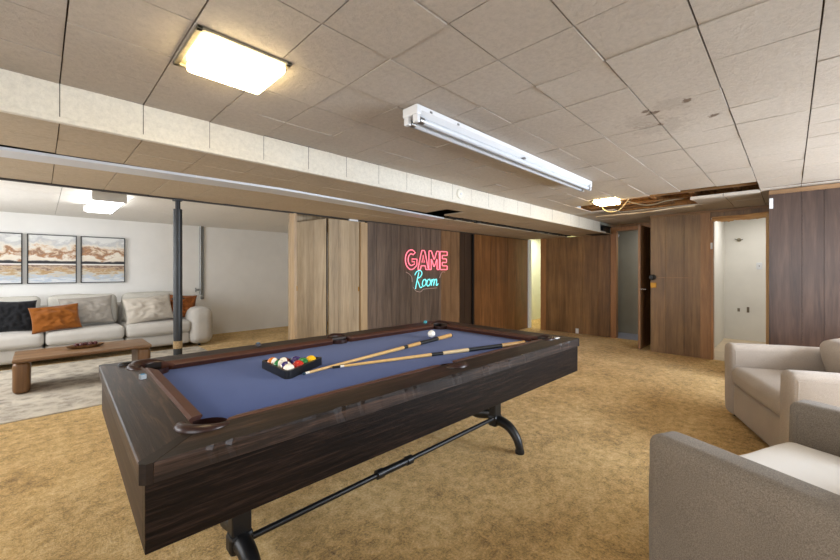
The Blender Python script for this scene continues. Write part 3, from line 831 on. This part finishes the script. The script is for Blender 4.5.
r2 = bmesh.ops.extrude_face_region(bm, geom=bm.faces[:])
bmesh.ops.translate(bm, vec=(0, 0, -.02), verts=[v for v in r2['geom'] if isinstance(v, bmesh.types.BMVert)])
obj('bed_cloth', bm, FELT, T)
# cushions: six wedges, nose towards the cloth
def cushion(p0, p1, nrm, trim0, trim1):
    p0, p1, n = Vector(p0), Vector(p1), Vector(nrm); d = (p1 - p0).normalized()
    prof = [(0, ZR + .001), (.012, ZR + .004), (.048, ZR - .006), (.052, ZR - .012), (.046, ZR - .017), (.03, ZB + .001), (0, ZB + .001)]
    bm = new(); rows = []
    for k in range(2):
        P = p0 if k == 0 else p1
        sg = 1 if k == 0 else -1; tr = trim0 if k == 0 else trim1
        rows.append([bm.verts.new((*(P + n * u + d * sg * tr * u / .05), z)) for u, z in prof])
    m = len(prof)
    for k in range(m): bm.faces.new((rows[0][k], rows[0][(k + 1) % m], rows[1][(k + 1) % m], rows[1][k]))
    bm.faces.new(rows[0][::-1]); bm.faces.new(rows[1])
    obj('cushion', bm, CUSH, T)
cg = .235; sg_ = .06
cushion((cg, RW), (MX - sg_, RW), (0, 1), .05, .02); cushion((MX + sg_, RW), (L - cg, RW), (0, 1), .02, .05)
cushion((cg, W - RW), (MX - sg_, W - RW), (0, -1), .05, .02); cushion((MX + sg_, W - RW), (L - cg, W - RW), (0, -1), .02, .05)
cushion((RW, cg), (RW, W - cg), (1, 0), .05, .05); cushion((L - RW, cg), (L - RW, W - cg), (-1, 0), .05, .05)
# pockets: leather horn around the hole and a dark cup below
def pocket(cx, cy, ang, r, span, w):
    bm = new(); n = 26; pts = []; rad = []
    for k in range(n + 1):
        f = k / n * 2 - 1; a = ang + PI + f * span
        rr = r * (1 + .16 * f * f)
        pts.append((cx + rr * math.cos(a), cy + rr * math.sin(a), ZR - .002 - .012 * f ** 4))
        rad.append(w * max(.12, (1 - abs(f) ** 1.8)))
    tube(bm, pts, rad, 12, flat=(.95, .8))
    lip = obj('pocket_lip', bm, LEATHER, T, True)
    bm = new(); lathe(bm, [(r * .98, ZR - .012), (r * .96, ZB - .02), (r * .85, ZB - .1), (0, ZB - .115)], 24, Matrix.Translation((cx, cy, 0)))
    obj('pocket_cup', bm, LEATHER, T, True)
pocket(*PC[0], PI / 4, .066, 2.0, .024); pocket(*PC[1], 3 * PI / 4, .068, 2.1, .026)
pocket(*PC[2], 5 * PI / 4, .070, 2.1, .024); pocket(*PC[3], -PI / 4, .072, 2.1, .032)
pocket(MX, RW - .012, PI / 2, .064, 1.65, .026); pocket(MX, W - RW + .012, -PI / 2, .064, 1.65, .026)
bm = new(); lathe(bm, [(0, ZR), (.024, ZR), (.024, ZR + .004), (.02, ZR + .006), (0, ZR + .006)], 20, Matrix.Translation((L - .115, .115, 0)) @ Matrix.Diagonal((1.5, .7, 1, 1)))
obj('maker_plate', bm, plain('plate_silver', rgb(206, 206, 206), .3, metal=.4), T, True)
# iron trestles
for x in (.39, 2.165):
    for s, y0 in ((-1, .50), (1, W - .50)):
        bm = new(); box(bm, x - .038, x + .038, y0 - .028, y0 + .028, .15, za + .03, bev=.006)
        box(bm, x - .046, x + .046, y0 - .036, y0 + .036, .135, .215, bev=.016)
        lg = obj('leg', bm, IRON, T)
        bm = new()
        P_ = catmull([(x, y0 - s * .02, .175), (x, y0 + s * .05, .178), (x, y0 + s * .12, .158), (x, y0 + s * .175, .105), (x, y0 + s * .2, .05), (x, y0 + s * .205, .014)], 5)
        tube(bm, P_, [.042 - .015 * k / (len(P_) - 1) for k in range(len(P_))], 12, flat=(.95, .9))
        lathe(bm, [(0, 0), (.03, 0), (.032, .012), (.028, .03), (0, .034)], 16, Matrix.Translation((x, y0 + s * .205, 0)))
        obj('foot', bm, IRON, lg, True)
    bm = new()
    P_ = catmull([(x, .48, .215), (x, .57, .2), (x, W / 2, .18), (x, W - .57, .2), (x, W - .48, .215)], 5)
    tube(bm, P_, .036, 12, flat=(.8, 1)); obj('crossbar', bm, IRON, T, True)
    bm = new(); box(bm, x - .06, x + .06, .38, W - .38, za + .012, za + .031); obj('mount_plate', bm, IRON, T)
yr = .49; zr = lambda x: .165 + .014 * x
bm = new(); tube(bm, [(.42, yr, zr(.42)), (2.14, yr, zr(2.14))], .0135, 12); rd = obj('tie_rod', bm, IRON, T, True)
bm = new(); xm = 1.2; zm = zr(xm)
tube(bm, [(xm - .13, yr, zm), (xm - .10, yr, zm), (xm + .10, yr, zm), (xm + .13, yr, zm)], [.014, .020, .020, .014], 12)
for k in (-.105, .105): tube(bm, [(xm + k - .02, yr, zm), (xm + k + .02, yr, zm)], .025, 10)
obj('turnbuckle', bm, IRON, rd, True)

def on(x, y, z):      # a point given on the table, in the room's own axes
    return (.1769 + x * math.cos(R) - y * math.sin(R), 1.1025 + x * math.sin(R) + y * math.cos(R), z)
# balls
def ball_mat(name, c, stripe):
    m, nt, bs = mat(name)
    if stripe:
        tc = nt.nodes.new('ShaderNodeTexCoord'); sp_ = nt.nodes.new('ShaderNodeSeparateXYZ'); nt.links.new(tc.outputs['Object'], sp_.inputs[0])
        a = math_(nt, 'ABSOLUTE', sp_.outputs[2])
        cc = ramp(nt, math_(nt, 'MULTIPLY', a, 20), [(.29, c), (.31, rgb(240, 236, 226))])
        nt.links.new(cc, bs.inputs['Base Color'])
    else: bs.inputs['Base Color'].default_value = c
    bs.inputs['Roughness'].default_value = .08; bs.inputs['Coat Weight'].default_value = .5
    return m
RB = .0286
def ball(x, y, c, stripe, label, rot=(0, 0, 0)):
    t_ = new(); bmesh.ops.create_uvsphere(t_, u_segments=32, v_segments=20, radius=RB)
    o = obj('billiard_ball', t_, ball_mat('ball_' + label.split()[0], c, stripe), None, 'all', loc=on(x, y, ZB + RB + .0002), rot=rot)
    tag(o, label, 'billiard ball', 'balls in the rack' if 'rack' in label else None)
OR, MR, PU, GR = rgb(206, 118, 40), rgb(128, 44, 30), rgb(54, 44, 110), rgb(36, 120, 62)
ball(.6454, .8195, OR, True, 'orange striped white ball in the rack corner farthest from the cue tips', (1.4, .3, .3))
ball(.6887, .7815, MR, True, 'maroon striped white ball in the rack', (.3, -1.0, .2))
ball(.7433, .763, PU, False, 'dark purple solid ball in the rack')
ball(.7546, .7065, GR, False, 'green solid ball in the rack')
ball(.8091, .725, rgb(238, 186, 24), False, 'yellow solid ball in the rack')
ball(.7113, .6685, rgb(190, 40, 28), False, 'red solid ball in the rack')
ball(.6567, .687, PU, True, 'purple striped white ball in the rack', (1.2, .6, .9))
ball(.6454, .7435, GR, True, 'green striped white ball in the rack', (1.0, .9, 0))
ball(.6454, .6305, rgb(214, 130, 50), True, 'amber striped white ball at the rack corner beside the cue tip', (.4, -.2, 0))
ball(1.87, .873, rgb(246, 244, 236), False, 'plain white cue ball near the cue butt on blue cloth')
# triangle rack
cx, cy, side = .70, .725, .33
def tri(s, r):
    pts = []
    rad = s / math.sqrt(3)
    for k in range(3):
        a = 2 * PI * k / 3
        px, py = cx + (rad - 2 * r) * math.cos(a), cy + (rad - 2 * r) * math.sin(a)
        pts += arc(px, py, r, a - PI / 3, a + PI / 3, 6)
    return pts
bm = new(); po, pi_ = tri(side, .02), tri(side - .045, .012)
lo = [[bm.verts.new((*p, z)) for p in q] for q, z in ((po, 0), (po, .034), (po, .038), (pi_, .038), (pi_, 0))]
for a, b in zip(lo, lo[1:] + lo[:1]):
    m = len(a)
    for k in range(m): bm.faces.new((a[k], a[(k + 1) % m], b[(k + 1) % m], b[k]))
bmesh.ops.translate(bm, vec=(-cx, -cy, 0), verts=bm.verts[:])
tag(obj('ball_rack', bm, PLASTIC, None, 30, loc=on(cx, cy, ZB + .0005), rot=(0, 0, R)), 'black triangular rack holding balls on the blue cloth', 'rack')
# cues
def cue(p0, p1, label, bands):
    x0, y0 = p0; x1, y1 = p1
    ln = math.hypot(x1 - x0, y1 - y0); rad = lambda f: .0062 + .0083 * f
    a = on(x0, y0, ZB + .0066); b = on(x1, y1, ZB + .0150)
    v = Vector(b) - Vector(a)
    t = thing('cue_stick', label, 'cue', a, 0, 'cues on the table'); t.rotation_euler = v.to_track_quat('Z', 'Y').to_euler()
    for f0, f1, nm, m in bands:
        bm = new(); pts = [(rad(f0), f0 * ln)] + [(rad(f0 + (f1 - f0) * k / 6), (f0 + (f1 - f0) * k / 6) * ln) for k in range(1, 7)]
        prof = [(0, f0 * ln)] + pts + [(0, f1 * ln)]
        if nm == 'bumper': prof = [(0, f0 * ln), (rad(f0), f0 * ln), (rad(f0) * .8, f1 * ln), (0, f1 * ln)]
        lathe(bm, prof, 16); obj(nm, bm, m, t, 40)
BLU = plain('cue_tip_blue', rgb(40, 70, 90), .8)
cue((.70, .592), (2.0, .79), 'long cue leading from the rack to the white cue ball', [
    (0, .008, 'tip', BLU), (.008, .025, 'ferrule', IVORY), (.025, .57, 'shaft', MAPLE), (.57, .60, 'joint_collar', BLACK), (.60, .70, 'forearm', TANWRAP), (.70, .86, 'wrap', BLACK), (.86, .99, 'butt_sleeve', TANWRAP), (.99, 1.0, 'bumper', BLACK)])
cue((.865, .600), (2.145, .243), 'long cue nearer the rail with linen wrap and dark sections', [
    (0, .03, 'tip', BLACK), (.03, .045, 'ferrule', IVORY), (.045, .44, 'shaft', MAPLE), (.44, .5, 'joint_collar', BLACK), (.5, .64, 'wrap', CREAMWRAP), (.64, .84, 'forearm', BLACK), (.84, .99, 'butt_sleeve', TANWRAP), (.99, 1.0, 'bumper', BLACK)])
def chalk(x, y, z, label, c, rz=.2):
    t = thing('chalk_cube', label, 'chalk', on(x, y, z), rz)
    bm = new(); box(bm, -.011, .011, -.011, .011, 0, .02, bev=.001); obj('paper_sleeve', bm, c, t)
    bm = new(); lathe(bm, [(0, .02), (.009, .02), (.0085, .0215), (0, .019)], 14); obj('chalk_face', bm, plain('chalk_blue', rgb(70, 130, 170), .9), t)
chalk(.109, .888, ZR + .0002, 'blue and silver chalk cube on the near end rail', plain('chalk_sleeve', rgb(150, 156, 160), .35, metal=.5))
chalk(2.2, W - .06, ZR + .0002, 'teal chalk cube at far corner of the long rail, under the sign', plain('chalk_teal', rgb(60, 150, 160), .6))
chalk(.735, W - .075, ZR + .0002, 'dark chalk cube on the far long rail', plain('chalk_dark', rgb(40, 34, 34), .5))
bm = new(); lathe(bm, [(0, 0), (.02, 0), (.016, .012), (.006, .016), (0, .016)], 14, TR(*on(.085, W - .10, ZR + .0002)) @ Matrix.Diagonal((1.6, .7, 1, 1)))
tag(obj('rail_clip', bm, IRON, None, True), 'small dark metal clip on the rail corner nearest the sofa', 'clip')

# ------------------------------------------------------------------ sitting area
bm = new(); box(bm, -1.5, 1.85, 4.62, 7.04, 0.0005, .012, bev=.004); tag(obj('area_rug', bm, RUG), 'faded beige and grey patterned rug under the coffee table', 'rug')
S = thing('sofa', 'pale grey leather three-seat sofa against the white wall', 'sofa', (.46, 7.55, 0))
sx = lambda x: x - .46
sy = lambda y: y - 7.55
def soft(name, x0, x1, y0, y1, z0, z1, r, m, parent, bulge=(0, 0, 0), wr=0, seed=0, rx=0):
    bm = new(); softbox(bm, (x1 - x0, y1 - y0, z1 - z0), r, 12, bulge, wr, seed)
    M = TR((x0 + x1) / 2, (y0 + y1) / 2, (z0 + z1) / 2, rx=rx); bmesh.ops.transform(bm, matrix=M, verts=bm.verts[:])
    return obj(name, bm, m, parent, 'all')
seats = [(-.83, .035), (.045, .885), (.895, 1.75)]
for k, (a, b) in enumerate(seats):
    soft('seat_base', sx(a), sx(b), sy(7.06), sy(7.95), .07, .27, .05, SOFA, S, (0, .012, 0), .004, k)
    soft('seat_cushion', sx(a), sx(b), sy(7.0), sy(7.75), .262, .45, .06, SOFA, S, (0, .015, .02), .006, k + 5)
    soft('back_cushion', sx(a) + .02, sx(b) - .03, sy(7.5), sy(7.74), .43, .90, .07, SOFAB, S, (0, .05, .012), .012, k + 9, rx=-.16)
soft('back_frame', sx(-.85), sx(1.77), sy(7.8), sy(8.12), .07, .74, .08, SOFA, S)
for a, b in ((-1.2, -.82), (1.74, 2.08)):
    soft('arm', sx(a), sx(b), sy(6.98), sy(8.1), .05, .64, .11, SOFA, S, (.012, .012, .015), .006, a)
for a in (-1.0, 1.9):
    for y in (7.15, 7.95):
        bm = new(); tube(bm, [(sx(a), sy(y), 0), (sx(a), sy(y), .07)], [.02, .028], 12); obj('foot', bm, BLACK, S)
def pill(name, label, x, y, z, w, h, t, m, rx=-.3, rz=0, ry=0, seed=0):
    bm = new(); pillow(bm, w, h, t, seed, None, 30, .03)
    o = obj(name, bm, m, None, 'all', loc=(x, y, z), rot=(0, 0, 0))
    o.matrix_world = TR(x, y, z, rx=rx, ry=ry, rz=rz)
    return tag(o, label, 'pillow', 'throw pillows on the sofa')
pill('throw_pillow', 'black square throw pillow on the sofa', -.235, 7.30, .665, .40, .42, .15, NOIR, -.25, 0, .02, 1)
pill('throw_pillow', 'rust orange throw pillow lying in front beside the black one', .15, 7.10, .625, .50, .36, .15, RUST, -.35, .08, -.08, 2)
pill('throw_pillow', 'light grey throw pillow behind the larger rust pillow', .48, 7.30, .685, .60, .42, .16, GREYPIL, -.3, 0, -.05, 3)
pill('throw_pillow', 'beige throw pillow at the middle of the last sofa seat', 1.21, 7.22, .665, .64, .42, .17, SOFAP, -.32, 0, -.1, 4)
pill('throw_pillow', 'mottled rust throw pillow tucked against the sofa arm behind the pole', 1.69, 7.40, .66, .44, .40, .15, RUST2, -.22, -.25, .08, 5)
# coffee table
C = thing('coffee_table', 'low walnut bench-like coffee table on the patterned rug', 'coffee table', (-.2, 5.5, .0125))
bm = new()
vs = box(bm, 0, 1.15, 0, .58, .325, .365, bev=.012, seg=3)
obj('tabletop', bm, WALNUT, C, 35)
for x in (.0, 1.02):
    bm = new(); box(bm, x, x + .13, .04, .54, 0, .326, bev=.045, seg=5); 
    for v in bm.verts: v.co.z = 0 if v.co.z < .05 and False else v.co.z
    obj('leg', bm, WALNUTZ, C, 40)
t = thing('wooden_tray', 'oval wooden dish of dark red beads on the coffee table', 'tray', (.37, 5.82, .378), .1)
bm = new(); lathe(bm, [(0, 0), (.10, 0), (.125, .015), (.14, .034), (.13, .034), (.115, .018), (.09, .010), (0, .010)], 28, Matrix.Diagonal((1.25, .55, 1, 1))); obj('dish', bm, WALNUTZ, t, 50)
RED = plain('bead_red', rgb(74, 26, 24), .35)
for k, (x, y) in enumerate(((-.08, .01), (-.035, -.02), (.0, .02), (.04, -.015), (.085, .01), (.045, .035), (-.04, .04))):
    bm = new(); bmesh.ops.create_uvsphere(bm, u_segments=14, v_segments=10, radius=.024)
    o = obj('dark_bead', bm, RED, None, 'all', loc=(.37 + x * math.cos(.1) - y * .6 * math.sin(.1), 5.82 + x * math.sin(.1) + y * .6, .378 + .036))
    tag(o, 'dark red wooden bead in the oval dish on the coffee table', 'bead', 'beads in the dish')
# paintings
for k, (x0, x1, lb) in enumerate(((-.74, -.187, 'black framed landscape canvas with brown water, cut by the photo edge'), (-.141, .412, 'middle black framed landscape canvas with rust cloud above sofa'), (.458, 1.024, 'black framed landscape canvas nearest the support pole'))):
    cx_, w, h_ = (x0 + x1) / 2, x1 - x0, .755
    t = thing('framed_painting', lb, 'painting', (cx_, 8.155, 1.447), 0, 'landscape triptych')
    bm = new(); fr = .013
    for a in ((-w / 2, w / 2, -h_ / 2, -h_ / 2 + fr), (-w / 2, w / 2, h_ / 2 - fr, h_ / 2), (-w / 2, -w / 2 + fr, -h_ / 2 + fr, h_ / 2 - fr), (w / 2 - fr, w / 2, -h_ / 2 + fr, h_ / 2 - fr)):
        box(bm, a[0], a[1], -.02, .024, a[2], a[3])
    obj('frame', bm, FRAMEB, t)
    bm = new(); box(bm, -w / 2 + fr, w / 2 - fr, -.010, .02, -h_ / 2 + fr, h_ / 2 - fr); obj('canvas', bm, painting_mat(k + 1), t)

# ------------------------------------------------------------------ armchairs
def make_armchair(label, loc, rz, seat_m, CHAIR):
    t = thing('armchair', label, 'armchair', loc, rz, 'armchairs')
    w, d = 1.12, .95; aw = .15
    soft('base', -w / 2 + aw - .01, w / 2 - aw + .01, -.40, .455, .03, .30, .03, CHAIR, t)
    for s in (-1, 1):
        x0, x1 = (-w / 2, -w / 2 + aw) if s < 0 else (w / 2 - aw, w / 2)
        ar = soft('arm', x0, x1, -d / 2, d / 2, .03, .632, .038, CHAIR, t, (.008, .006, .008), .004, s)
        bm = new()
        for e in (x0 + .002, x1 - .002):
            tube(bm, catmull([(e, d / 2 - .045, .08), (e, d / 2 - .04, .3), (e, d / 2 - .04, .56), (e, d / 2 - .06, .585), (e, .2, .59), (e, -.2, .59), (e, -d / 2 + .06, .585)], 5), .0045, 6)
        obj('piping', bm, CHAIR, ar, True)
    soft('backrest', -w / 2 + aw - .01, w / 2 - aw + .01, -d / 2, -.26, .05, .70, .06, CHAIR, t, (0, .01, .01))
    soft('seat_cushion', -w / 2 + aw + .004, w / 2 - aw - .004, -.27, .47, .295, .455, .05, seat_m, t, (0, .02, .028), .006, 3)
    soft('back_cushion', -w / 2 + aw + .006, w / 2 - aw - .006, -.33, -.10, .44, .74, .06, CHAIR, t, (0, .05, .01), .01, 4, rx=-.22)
    for x in (-.5, .5):
        for y in (-.4, .4):
            bm = new(); tube(bm, [(x, y, 0), (x, y, .035)], .022, 10); obj('foot', bm, BLACK, t)
    return t
near = make_armchair('tweed armchair painted dark for shade, seat painted white for strong daylight, cut off by the photo bottom corner', (1.994, -.253, 0), -.4148, CHAIRLIT, CHAIRSHADE)
far = make_armchair('beige tweed armchair facing the pool table before the dark panelled wall', (3.955, -.225, 0), .389, CHAIR, CHAIR)

# ------------------------------------------------------------------ neon sign
N = thing('neon_sign', 'neon sign reading GAME Room in pink and turquoise tubes', 'neon sign', (4.31, YW - .03, 1.265))
def P2(seq, ox, oz, s, close=False, sm=True, k=5):
    q = [(ox + x * s, 0, oz + y * s) for x, y in seq]
    return catmull(q, k, close) if sm else [Vector(p) for p in q]
sgn = 1.0
X0, Z0, HH = -.455, .02, .30        # cap letters: left, bottom, height
def outl(seq, ox, w): return [(X0 + ox + x * w, 0, Z0 + y * HH) for x, y in seq]
def cap(seq, ox, w):
    bm = new(); tube(bm, outl(seq, ox, w), .0085, 8, close=True); obj('letter_tube', bm, PINK, N, True)
G_ = []
for k in range(17): a = math.radians(48 + 262 * k / 16); G_.append((.5 + .5 * math.cos(a), .5 + .5 * math.sin(a)))
G_ += [(.98, .22), (.98, .54), (.56, .54), (.56, .40), (.78, .40), (.78, .28)]
for k in range(13): a = math.radians(300 - 244 * k / 12); G_.append((.5 + .27 * math.cos(a), .5 + .30 * math.sin(a)))
A1 = [(0, 0), (.36, 1), (.64, 1), (1, 0), (.76, 0), (.69, .2), (.5, .2), (.31, .2), (.24, 0)]
A2 = [(.38, .38), (.5, .74), (.62, .38)]
M_ = [(0, 0), (0, 1), (.24, 1), (.5, .52), (.76, 1), (1, 1), (1, 0), (.78, 0), (.78, .6), (.5, .12), (.22, .6), (.22, 0)]
E_ = [(0, 0), (0, 1), (1, 1), (1, .79), (.3, .79), (.3, .6), (.9, .6), (.9, .4), (.3, .4), (.3, .21), (1, .21), (1, 0)]
def dens(P):
    out = []
    for i in range(len(P)):
        a, b = P[i], P[(i + 1) % len(P)]
        out += [(a[0] * .92 + b[0] * .08, a[1] * .92 + b[1] * .08), (a[0] * .08 + b[0] * .92, a[1] * .08 + b[1] * .92)]
    return out
cap(G_, 0, .25); cap(dens(A1), .265, .24); cap(A2, .265, .24); cap(dens(M_), .515, .25); cap(dens(E_), .785, .18)
def script(strokes, name):
    bm = new()
    for st in strokes:
        tube(bm, P2([(x * 1.12 + .2 * y, y) for x, y in st], -.285, -.25, .25), .0075, 8)
    obj(name, bm, CYAN, N, True)
script([[(.18, -.12), (.2, .3), (.26, .9)], [(-.02, .74), (.1, .96), (.4, 1.0), (.52, .82), (.4, .6), (.2, .5), (.38, .2), (.55, -.05), (.68, .0)]], 'letter_tube')
script([[(.88, .46), (.72, .42), (.66, .2), (.76, .03), (.92, .1), (.96, .32), (.86, .46), (.9, .36), (1.06, .38)]], 'letter_tube')
script([[(1.24, .46), (1.08, .42), (1.02, .2), (1.12, .03), (1.28, .1), (1.32, .32), (1.22, .46), (1.28, .36), (1.42, .4)]], 'letter_tube')
script([[(1.42, .46), (1.42, .04), (1.44, .3), (1.56, .46), (1.62, .36), (1.62, .04), (1.66, .32), (1.76, .46), (1.84, .36), (1.84, .08), (1.92, .05), (2.0, .16)]], 'letter_tube')
bm = new()
for st in ([(-.43, -.02), (-.36, -.05), (-.31, -.1), (-.30, -.17)], [(.47, -.02), (.40, -.02), (.36, -.06), (.33, -.12)], [(-.28, -.25), (-.22, -.31), (-.12, -.33), (-.05, -.29), (.1, -.285), (.27, -.28)]):
    tube(bm, catmull([(x, .012, z) for x, z in st], 5), .004, 6)
obj('backing_edge', bm, plain('acrylic_edge', rgb(200, 170, 160), .3), N, True)
bm = new()
for x, z in ((-.40, .17), (.36, .17), (-.1, -.1), (.2, -.14)): tube(bm, [(x, 0, z), (x, .03, z)], .006, 8)
obj('standoff', bm, STEEL, N)

# ------------------------------------------------------------------ lights
def area(name, loc, rot, sx_, sy_, power, col):
    l = bpy.data.lights.new(name, 'AREA'); l.shape = 'RECTANGLE'; l.size = sx_; l.size_y = sy_; l.energy = power; l.color = col
    o = link(bpy.data.objects.new(name, l)); o.location = loc; o.rotation_euler = rot; return o
DAY = (.86, .92, 1.0)
area('daylight_side', (3.95, -2.25, 1.38), (PI / 2, 0, 0), 2.65, 1.2, 210, (.82, .9, 1.0))             # through window_1, shining to +Y
area('fill_near', (-1.85, -.25, 1.35), (PI / 2, 0, -PI / 2), 2.2, 1.15, 46, (.95, .97, 1))   # fill_window_2, unseen and added for ambient fill, shining to +X
area('fill_near2', (-1.85, 3.25, 1.35), (PI / 2, 0, -PI / 2), 1.25, 1.15, 36, (.97, .98, 1))  # added ambient fill behind the second unseen opening
area('fill_lounge', (-1.85, 6.1, 1.35), (PI / 2, 0, -PI / 2), 1.75, 1.15, 55, (.93, .96, 1))  # added fill that brightens the sitting area from out of view
area('white_room_lamp', (8.0, .2, 2.28), (0, 0, 0), .5, .5, 13, (1, .985, .96))
area('passage_lamp', (8.8, 4.2, 2.12), (0, 0, 0), .4, .4, 18, (1, 1, .9))
area('store_room_lamp', (8.0, 1.6, 2.18), (0, 0, 0), .2, .2, 7.0, (.85, .9, 1))
w = bpy.data.worlds.new('world'); scene.world = w; w.use_nodes = True
w.node_tree.nodes['Background'].inputs[0].default_value = (.8, .88, 1, 1); w.node_tree.nodes['Background'].inputs[1].default_value = .6

vs_ = scene.view_settings
vs_.view_transform = 'Standard'; vs_.look = 'None'; vs_.gamma = 1; vs_.exposure = .42; vs_.use_curve_mapping = False
